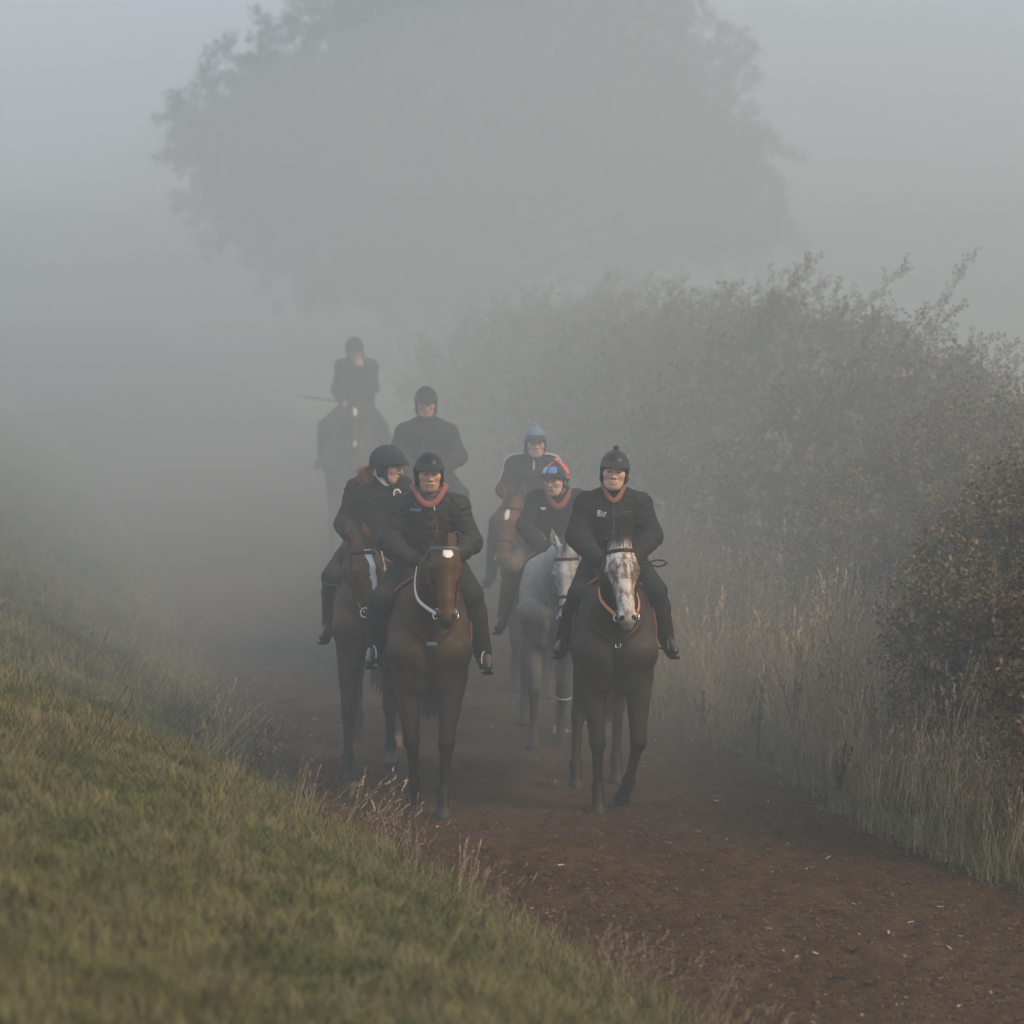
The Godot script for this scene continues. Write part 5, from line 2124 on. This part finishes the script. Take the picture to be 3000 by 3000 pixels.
func grasses() -> void:
	var r := RandomNumberGenerator.new()
	r.seed = 33
	var green := tuft(r, 18, 0.04, 0.095, 0.06, 0.0050, 0.9, 0.14)
	var mixed := tuft(r, 17, 0.05, 0.12, 0.06, 0.0048, 1.0, 0.45)
	var straw := tuft(r, 14, 0.07, 0.18, 0.06, 0.0042, 1.0, 0.95)
	var sets := [[green, [], PackedColorArray()], [mixed, [], PackedColorArray()], [straw, [], PackedColorArray()]]
	var put := func(x: float, y: float, dd: float, dryness: float, scale: float) -> void:
		var k := 0 if dryness < 0.35 else 1 if dryness < 0.72 else 2
		var b := Basis(Vector3.UP, r.randf() * TAU).scaled(Vector3(1, r.randf_range(0.75, 1.3), 1) * scale)
		sets[k][1].append(Transform3D(b, Vector3(x, y, -dd)))
		var c := Color(0.108, 0.114, 0.042).lerp(Color(0.19, 0.155, 0.078), clampf(dryness, 0.0, 1.0)) * r.randf_range(0.75, 1.3)
		sets[k][2].append(c)
	for i in 70000:   # the mown bank
		var dd := 6.0 + 52.0 * pow(r.randf(), 1.5)
		var half := 0.16 * dd + 1.2
		var le := left_edge(dd)
		if le < -half:
			continue
		var x := r.randf_range(-half, minf(le + 0.05, half))
		var e := le - x
		var dry := 0.22 + 0.75 * nz.get_noise_2d(x * 0.55 + 7.0, dd * 0.55) + 0.45 * nz.get_noise_2d(x * 1.9, dd * 1.9) + 0.25 * exp(-e * 2.2) + r.randf_range(-0.25, 0.25)
		put.call(x, bank_height(e, dd, x), dd, dry, r.randf_range(0.8, 1.25) * (1.0 + 0.012 * maxf(dd - 20.0, 0.0)))
	for i in 5200:   # the rough edge that leans over the track
		var dd := r.randf_range(12.0, 40.0)
		var e := r.randf_range(-0.06, 0.45) * (1.0 + 0.5 * nz.get_noise_1d(dd * 1.7))
		var x := left_edge(dd) - e
		put.call(x, bank_height(maxf(e, 0.0), dd, x), dd, 0.35 + 0.9 * nz.get_noise_2d(x * 1.1, dd * 1.1) + r.randf_range(-0.2, 0.35), r.randf_range(1.1, 1.8))
	for i in 11000:   # the verge on the right
		var dd := 17.0 + 38.0 * pow(r.randf(), 1.4)
		var e := 4.2 * pow(r.randf(), 1.2)
		var x := right_edge(dd) + e
		if x > 0.16 * dd + 1.5:
			continue
		put.call(x, verge_height(e, dd, x), dd, 0.78 + 0.8 * nz.get_noise_2d(x * 0.9 + 40.0, dd * 0.9) + r.randf_range(-0.2, 0.3), r.randf_range(1.3, 2.7) * (0.7 + 0.5 * smoothstep(0.0, 1.0, e)))
	for k in 3:
		var o := scatter(["grass", "mixed_grass", "dry_grass"][k], sets[k][0], sets[k][1], sets[k][2], M.blades)
		tag(o, ["short green grass on the bank left of the track", "half withered grass mixed through bank and verge", "straw coloured dead grass in patches on bank and verge"][k], "grass", "", "stuff")
	# tall seeding stems
	var tall := [stalks(r, 13, 0.55, 1.0, 0.10, 0.8), stalks(r, 11, 0.45, 0.85, 0.12, 0.6), stalks(r, 9, 0.35, 0.6, 0.08, 0.7)]
	var spots := [[], [], []]
	var tints := [PackedColorArray(), PackedColorArray(), PackedColorArray()]
	for i in 9500:
		var dd := 19.5 + 26.0 * pow(r.randf(), 1.5)
		var e := 0.15 + 2.9 * pow(r.randf(), 0.9)
		var x := right_edge(dd) + e
		if x > 0.16 * dd + 1.0:
			continue
		var k := nz.get_noise_2d(x * 0.7 + 3.0, dd * 0.7)
		if k < -0.35 or nz.get_noise_2d(x * 2.1 + 60.0, dd * 2.1) < -0.38:
			continue
		var grow := smoothstep(0.0, 0.9, e) * 0.55 + 0.45
		var n := r.randi() % 3
		var tip := Basis(Vector3(r.randfn(0, 0.2), 0, -0.12 + r.randfn(0, 0.34) + (0.75 if e < 0.4 and r.randf() < 0.6 else 0.0)).normalized(), absf(r.randfn(0.12, 0.24)))
		spots[n].append(Transform3D(tip * Basis(Vector3.UP, r.randf_range(-1.2, 1.2)).scaled(Vector3.ONE * grow * (1.0 + 0.35 * nz.get_noise_2d(x * 1.6, dd * 1.6)) * r.randf_range(0.6, 1.3)), Vector3(x, verge_height(e, dd, x), -dd)))
		tints[n].append(Color(0.50, 0.35, 0.185).lerp(Color(0.32, 0.215, 0.115), clampf(0.5 + k, 0, 1)) * r.randf_range(0.7, 1.25))
	for i in 300:   # a few stems along the left edge and on the bank
		var dd := r.randf_range(11.0, 34.0)
		var e := absf(r.randfn(0.0, 0.35))
		if r.randf() < 0.25:
			e += r.randf_range(0.0, 4.0)
		var x := left_edge(dd) - e
		if absf(x) > 0.16 * dd + 0.6:
			continue
		if nz.get_noise_1d(dd * 0.7 + 11.0) < -0.1:
			continue
		var lean := Basis(Vector3(0, 0, 1), r.randf_range(-0.7, -0.1))
		spots[2].append(Transform3D(lean * Basis(Vector3.UP, r.randf() * TAU).scaled(Vector3.ONE * r.randf_range(0.5, 0.95)), Vector3(x, bank_height(e, dd, x), -dd)))
		tints[2].append(Color(0.21, 0.155, 0.095) * r.randf_range(0.6, 1.1))
	for i in 16:   # the long bents that cross in front of the leading horse's feet
		var dd := r.randf_range(20.5, 25.5)
		var e := r.randf_range(-0.05, 0.6)
		var x := left_edge(dd) - e
		var bend := Basis(Vector3(0, 0, 1), r.randf_range(-0.9, 0.1)) * Basis(Vector3.UP, r.randf() * TAU)
		spots[2].append(Transform3D(bend.scaled(Vector3.ONE * r.randf_range(0.7, 1.25)), Vector3(x, bank_height(maxf(e, 0.0), dd, x), -dd)))
		tints[2].append(Color(0.30, 0.225, 0.14) * r.randf_range(0.6, 1.1))
	for n in 3:
		var o := scatter("tall_grass", tall[n], spots[n], tints[n], M.blades)
		tag(o, ["tallest straw brown seeding grass stems on the right verge", "shorter straw brown grass stems on the right verge", "low leaning straw stems along both edges of the track"][n], "grass", "", "stuff")


func litter() -> void:
	var r := RandomNumberGenerator.new()
	r.seed = 8
	var chip := Tris.new()
	var ring4 := [Vector3(-0.5, 0, -0.12), Vector3(0.5, 0, -0.16), Vector3(0.46, 0, 0.14), Vector3(-0.42, 0, 0.17)]
	for k in 2:
		for p in ring4:
			chip.vert(p + Vector3(0, 0.10 * k + 0.06 * absf(p.x), 0), (p * Vector3(0.6, 0, 2.0) + Vector3(0, k * 2.0 - 0.6, 0)).normalized())
	chip.tri(4, 5, 6)
	chip.tri(4, 6, 7)
	for i in 4:
		var j := (i + 1) % 4
		chip.tri(i, j, i + 4)
		chip.tri(j, j + 4, i + 4)
	var cm := chip.mesh()
	M.chip = painted(0.9)
	M.chip.metallic_specular = 0.15
	var spots := []
	var tints := PackedColorArray()
	var pale := []
	var pale_t := PackedColorArray()
	for i in 90000:
		var dd := 16.5 + 22.0 * pow(r.randf(), 1.6)
		var u := r.randf_range(-0.03, 1.03)
		var x := lerpf(left_edge(dd), right_edge(dd), u)
		if absf(x) > 0.155 * dd + 0.4:
			continue
		var b := Basis.from_euler(Vector3(r.randfn(0, 0.25), r.randf() * TAU, r.randfn(0, 0.25)))
		var l := r.randf_range(0.012, 0.045)
		var y := 0.022 * nz.get_noise_2d(x * 2.2, dd * 2.2) + 0.012 * nz.get_noise_2d(x * 7.0, dd * 7.0) - 0.006
		if r.randf() < 0.007:
			pale.append(Transform3D(b.scaled_local(Vector3(l * 1.0, l * 0.25, l * 0.9)), Vector3(x, y + 0.006, -dd)))
			pale_t.append(Color(0.42, 0.31, 0.21) * r.randf_range(0.5, 1.2))
		else:
			spots.append(Transform3D(b.scaled_local(Vector3(l, l * 0.3, l * r.randf_range(0.4, 1.0))), Vector3(x, y, -dd)))
			tints.append(Color(0.100, 0.064, 0.044).lerp(Color(0.050, 0.031, 0.022), r.randf()) * r.randf_range(0.7, 1.5))
	var o := scatter("wood_chips", cm, spots, tints, M.chip)
	tag(o, "dark brown shredded bark strewn over the gallop", "bark", "", "stuff")
	var o2 := scatter("pale_wood_chips", cm, pale, pale_t, M.chip)
	tag(o2, "scattered pale splinters of fresh wood on the dark track", "wood chips", "", "stuff")


# ---------------------------------------------------------------- hedge, tree, weeds
func sprig(r: RandomNumberGenerator, leaves: int, long: float, leaf: float) -> ArrayMesh:
	var t := Tris.new()
	tube(t, [Vector3.ZERO, Vector3(0.01, long * 0.5, 0), Vector3(0, long, 0.01)], [0.003, 0.0022, 0.001], 4, Color(0.9, 0.7, 0.6))
	for i in leaves:
		var y := long * (0.12 + 0.9 * i / leaves)
		var an := i * 2.4 + r.randf_range(-0.5, 0.5)
		var out := Vector3(cos(an), r.randf_range(0.1, 0.9), sin(an)).normalized()
		var side := out.cross(Vector3(r.randf_range(-1, 1), r.randf_range(0.2, 1), r.randf_range(-1, 1))).normalized()
		var n := side.cross(out).normalized()
		var l := leaf * r.randf_range(0.7, 1.25)
		var p := Vector3(0, y, 0) + out * 0.012
		var c := Color.WHITE * r.randf_range(0.7, 1.35)
		if r.randf() < 0.15:
			c = Color(1.9, 1.0, 0.8) * r.randf_range(0.7, 1.2)
		var a := t.vert(p, n, c)
		var q1 := t.vert(p + out * l * 0.5 + side * l * 0.32 + n * l * 0.08, n, c)
		var q2 := t.vert(p + out * l * 0.5 - side * l * 0.32 + n * l * 0.08, n, c)
		var e := t.vert(p + out * l, (n + out * 0.3).normalized(), c)
		t.tri(a, q1, e)
		t.tri(a, e, q2)
	return t.mesh()


func bush(o: Node3D, r: RandomNumberGenerator, lobes: Array, count: int, mesh: Mesh, size: float, shoots: int, tone: Color, lean: Vector3, size_class := 1) -> void:
	var spots := []
	var tints := PackedColorArray()
	var st := Tris.new()
	var bark := Color(0.05, 0.038, 0.030)
	var total := 0.0
	for l in lobes:
		total += l[1].x * l[1].y + l[1].x * l[1].z
	for l in lobes:
		var c: Vector3 = l[0]
		var rad: Vector3 = l[1]
		for i in int(count * (rad.x * rad.y + rad.x * rad.z) / total):
			var dir := Vector3(r.randfn(), r.randfn(), r.randfn()).normalized()
			var lump := 1.0 + 0.22 * nz.get_noise_3dv((c + dir) * 2.6)
			var p := c + dir * rad * lump * (1.0 - 0.75 * pow(r.randf(), 2.2))
			if p.y < 0.05:
				continue
			var hole := nz.get_noise_3dv(p * 3.4)
			if hole < -0.32:
				continue
			var up := (dir + Vector3(0, 0.5, 0) + lean + Vector3(r.randfn(), r.randfn(), r.randfn()) * 0.5).normalized()
			var b := Basis(Quaternion(Vector3.UP, up)) * Basis(Vector3.UP, r.randf() * TAU)
			spots.append(Transform3D(b.scaled_local(Vector3.ONE * size * r.randf_range(0.7, 1.3)), p))
			tints.append(tone * (1.0 + 0.5 * nz.get_noise_3dv(p * 1.3)) * r.randf_range(0.75, 1.25))
		var root := Vector3(c.x * 0.3, 0, c.z * 0.3)
		var tip := c + Vector3(0, rad.y * 0.5, 0)
		tube(st, [root, root.lerp(tip, 0.4) + Vector3(r.randf_range(-0.1, 0.1), 0, 0.05), tip], [0.035, 0.025, 0.008], 6, bark)
	for i in shoots:
		var l: Array = lobes[r.randi() % lobes.size()]
		var c: Vector3 = l[0]
		var rad: Vector3 = l[1]
		var from := c + Vector3(r.randf_range(-0.7, 0.7) * rad.x, rad.y * r.randf_range(0.5, 0.85), r.randf_range(-0.5, 0.6) * rad.z)
		var len := r.randf_range(0.45, 1.15) * (0.6 if size_class == 0 else 1.0)
		var dir := (Vector3(0, 1, 0) + lean * 1.6 + Vector3(r.randfn(), 0, r.randfn()) * 0.18).normalized()
		var pts := []
		var rr := []
		for k in 6:
			var u := k / 5.0
			pts.append(from + dir * len * u + Vector3(lean.x, -0.25, 0) * len * u * u * 0.5)
			rr.append(0.008 * (1.0 - 0.8 * u))
		tube(st, pts, rr, 4, bark)
		for k in int(len * 15.0):
			var u := 0.15 + 0.85 * k / (len * 15.0)
			var p: Vector3 = pts[int(u * 4.99)].lerp(pts[mini(int(u * 4.99) + 1, 5)], fmod(u * 4.99, 1.0))
			var up := (dir + Vector3(r.randfn(), r.randfn(), r.randfn()) * 0.6).normalized()
			spots.append(Transform3D((Basis(Quaternion(Vector3.UP, up)) * Basis(Vector3.UP, r.randf() * TAU)).scaled_local(Vector3.ONE * size * r.randf_range(0.35, 0.7)), p))
			tints.append(tone * r.randf_range(0.7, 1.2))
	obj("branches", st.mesh(), M.painted_rough, o)
	scatter("foliage", mesh, spots, tints, M.leaf, o)


func hedge() -> void:
	var r := RandomNumberGenerator.new()
	r.seed = 55
	var leafy := sprig(r, 16, 0.22, 0.038)
	var coarse := sprig(r, 14, 0.30, 0.060)
	# [d, across from the edge of the track, height, half width, count, leaf size class, tone, label]
	var rows := [
		[22.6, 1.95, 2.95, 1.30, 11000, 0, Color(0.140, 0.098, 0.054), "nearest dense brown-green hedge bush, cut by the right edge of the picture"],
		[24.9, 2.05, 2.60, 1.20, 9500, 0, Color(0.125, 0.098, 0.052), "low rounded dark green bush with russet tips behind the tall grass"],
		[27.0, 2.85, 2.55, 1.15, 7000, 0, Color(0.135, 0.105, 0.056), "tall russet bush with long arching sprays against the sky, at the right edge"],
		[29.3, 2.65, 2.60, 1.25, 6500, 0, Color(0.125, 0.106, 0.060), "hedge bush whose longest spray points up to the right"],
		[32.2, 2.50, 2.80, 1.30, 3600, 1, Color(0.125, 0.105, 0.064), "hazy hedge bush with feathery upright shoots, above the pale wooden post"],
		[35.4, 2.35, 3.15, 1.35, 3200, 1, Color(0.12, 0.105, 0.066), "highest hazy bush of the hedge, right of the bobble-capped rider"],
		[38.8, 2.15, 3.15, 1.40, 3000, 1, Color(0.12, 0.105, 0.066), "fog-veiled hedge bush above the bobble-capped rider's helmet"],
		[51.5, 2.00, 2.60, 1.60, 2000, 1, Color(0.12, 0.105, 0.07), "last trace of the hedge in the fog, left of the pale blue helmet"],
		[46.8, 2.00, 2.75, 1.50, 2200, 1, Color(0.12, 0.105, 0.07), "fading hedge bush in the fog, just left of the pale blue helmet"],
		[42.5, 2.05, 2.90, 1.40, 2600, 1, Color(0.095, 0.084, 0.056), "faint hedge bush dissolving in the fog above the pale blue helmet"],
	]
	for b in rows:
		var d: float = b[0]
		var e: float = b[1]
		var x := along(RIGHT_EDGE, d) + e
		var o := thing("hedge_bush", b[7], "bush", Transform3D(Basis(), Vector3(x, verge_height(e, d, x), -d)), "bushes of the hedge along the right verge")
		var hgt: float = b[2] * 0.86
		var w: float = b[3]
		var lobes := [
			[Vector3(0, hgt * 0.42, 0), Vector3(w, hgt * 0.42, 0.95)], [Vector3(-w * 0.45, hgt * 0.30, 0.25), Vector3(w * 0.7, hgt * 0.33, 0.8)],
			[Vector3(w * 0.5, hgt * 0.36, 0.1), Vector3(w * 0.75, hgt * 0.38, 0.9)], [Vector3(w * 0.15, hgt * 0.68, -0.1), Vector3(w * 0.8, hgt * 0.26, 0.75)],
			[Vector3(w * 0.65, hgt * 0.62, -0.2), Vector3(w * 0.65, hgt * 0.27, 0.7)],
		]
		bush(o, r, lobes, b[4], leafy if b[5] == 0 else coarse, 1.0, 26, b[6], Vector3(0.38, 0, 0), b[5])
	# the great tree beyond
	var at := Vector3(-0.76, 0, -76)
	var tr := thing("tree", "huge broad-crowned tree, a pale silhouette in the fog beyond the riders", "tree", Transform3D(Basis(), at))
	var t := Tris.new()
	var bark := Color(0.045, 0.04, 0.034)
	tube(t, [Vector3(0, -0.3, 0), Vector3(0.05, 1.2, 0), Vector3(-0.1, 3.2, 0), Vector3(0.15, 6.0, 0), Vector3(0.1, 9.5, 0)], [0.62, 0.46, 0.38, 0.26, 0.08], 12, bark)
	obj("trunk", t.mesh(), M.painted_rough, tr)
	var k := 76.0 / 6720.0
	var lumps := [[560, 250, 190], [470, 340, 125], [760, 150, 230], [740, 390, 190], [1010, 60, 260], [990, 300, 150], [1200, 190, 200], [1290, 340, 165], [1140, 470, 105], [610, 470, 110], [880, 510, 140], [1390, 430, 80], [1090, -130, 260], [800, -150, 240], [950, -380, 220], [420, 250, 90], [1400, 300, 75]]
	var spots := []
	var tints := PackedColorArray()
	var limbs := Tris.new()
	var clump := sprig(r, 18, 0.55, 0.17)
	for l in lumps:
		var c := Vector3((l[0] - 966) * k + 0.76, EYE - (l[1] - 308) * k, r.randf_range(-2.0, 2.0))
		var rad: float = l[2] * k * 0.88
		tube(limbs, [Vector3(0, clampf(c.y * 0.55, 1.5, 6.0), 0), Vector3(0, c.y * 0.7, 0).lerp(c, 0.5), c], [0.16, 0.10, 0.03], 6, bark)
		for i in int(620.0 * pow(rad / 1.8, 2.0)):
			var dir := Vector3(r.randfn(), r.randfn(), r.randfn()).normalized()
			var p := c + dir * rad * (1.0 + 0.2 * nz.get_noise_3dv((c + dir * 1.3) * 1.4)) * (1.28 - 1.0 * pow(r.randf(), 0.9))
			if nz.get_noise_3dv(p * 0.7) < -0.2:
				continue
			var up := (dir + Vector3(r.randfn(), r.randfn(), r.randfn()) * 0.7).normalized()
			spots.append(Transform3D((Basis(Quaternion(Vector3.UP, up)) * Basis(Vector3.UP, r.randf() * TAU)).scaled_local(Vector3.ONE * r.randf_range(0.7, 1.3)), p))
			tints.append(Color(0.125, 0.13, 0.10) * r.randf_range(0.7, 1.3))
	obj("limbs", limbs.mesh(), M.painted_rough, tr)
	scatter("crown", clump, spots, tints, M.leaf, tr)


func small_things() -> void:
	var r := RandomNumberGenerator.new()
	r.seed = 77
	# dead dock and mugwort stalks among the grass on the right: [x, d, height, label]
	var weeds := [
		[1436, 25.9, 0.86, "dark dead weed with a bent tip, leftmost of the tall ones in the verge"],
		[1500, 26.3, 0.92, "upright dark weed stalk between the bent one and the grass plumes"],
		[1540, 26.6, 0.95, "tallest dark weed stalk, in front of the hazy hedge foot"],
		[1585, 26.2, 0.90, "dark weed stalk just below the pale wooden post"],
		[1660, 25.4, 0.75, "bushy dark green weed under the round dark bush"],
		[1745, 24.6, 0.80, "spreading dark weed with a long side shoot pointing left"],
		[1820, 24.0, 0.78, "dark weed clump nearest the right edge of the picture"],
		[1330, 27.2, 0.45, "low dark weed at the track's edge, right of the steel grey's legs"],
		[1590, 24.2, 0.55, "short dark weed low in the verge above the bent straw tufts"],
	]
	for w in weeds:
		var d: float = w[1]
		var x: float = (w[0] - 966.0) / 6720.0 * d
		var e := x - right_edge(d)
		var o := thing("dead_weed", w[3], "weed", Transform3D(Basis(Vector3.UP, r.randf() * TAU), Vector3(x, verge_height(maxf(e, 0.0), d, x) - 0.02, -d)), "dark weeds standing in the verge")
		var t := Tris.new()
		var lf := Tris.new()
		for s in 5:
			var an := r.randf() * TAU
			var hh: float = w[2] * r.randf_range(0.5, 0.9)
			var lean := Vector3(cos(an), 0, sin(an)) * hh * r.randf_range(0.05, 0.30)
			var pts := []
			var rr := []
			for k in 7:
				var u := k / 6.0
				pts.append(Vector3(0, hh * u, 0) + lean * u * u)
				rr.append(0.005 * (1.0 - 0.7 * u))
			tube(t, pts, rr, 5, Color(0.07, 0.05, 0.035))
			for k in 24:
				var u := r.randf_range(0.45, 1.0)
				var p: Vector3 = Vector3(0, hh * u, 0) + lean * u * u
				var dir := Vector3(r.randfn(), r.randf_range(-0.2, 0.9), r.randfn()).normalized()
				blade(lf, p, 0.03, dir * r.randf_range(0.02, 0.055), 0.016, r.randf() * PI, Color(0.075, 0.055, 0.036).lerp(Color(0.055, 0.058, 0.030), r.randf()), 2)
		obj("stem", t.mesh(), M.painted_rough, o)
		obj("leaves", lf.mesh(), M.leaf, o)
	var pd := 30.6
	var px := (1584.0 - 966.0) / 6720.0 * pd
	var post := thing("fence_post", "weathered pale wooden post in the grass below the hedge", "post", Transform3D(Basis(Vector3.BACK, 0.02), Vector3(px, 0.1, -pd)))
	var pt := Tris.new()
	tube(pt, [Vector3(0, -0.1, 0), Vector3(0, 1.28, 0), Vector3(0, 1.36, 0), Vector3(0, 1.39, 0)], [0.055, 0.052, 0.045, 0.03], 10, Color(0.30, 0.25, 0.17))
	obj("shaft", pt.mesh(), M.painted_rough, post)
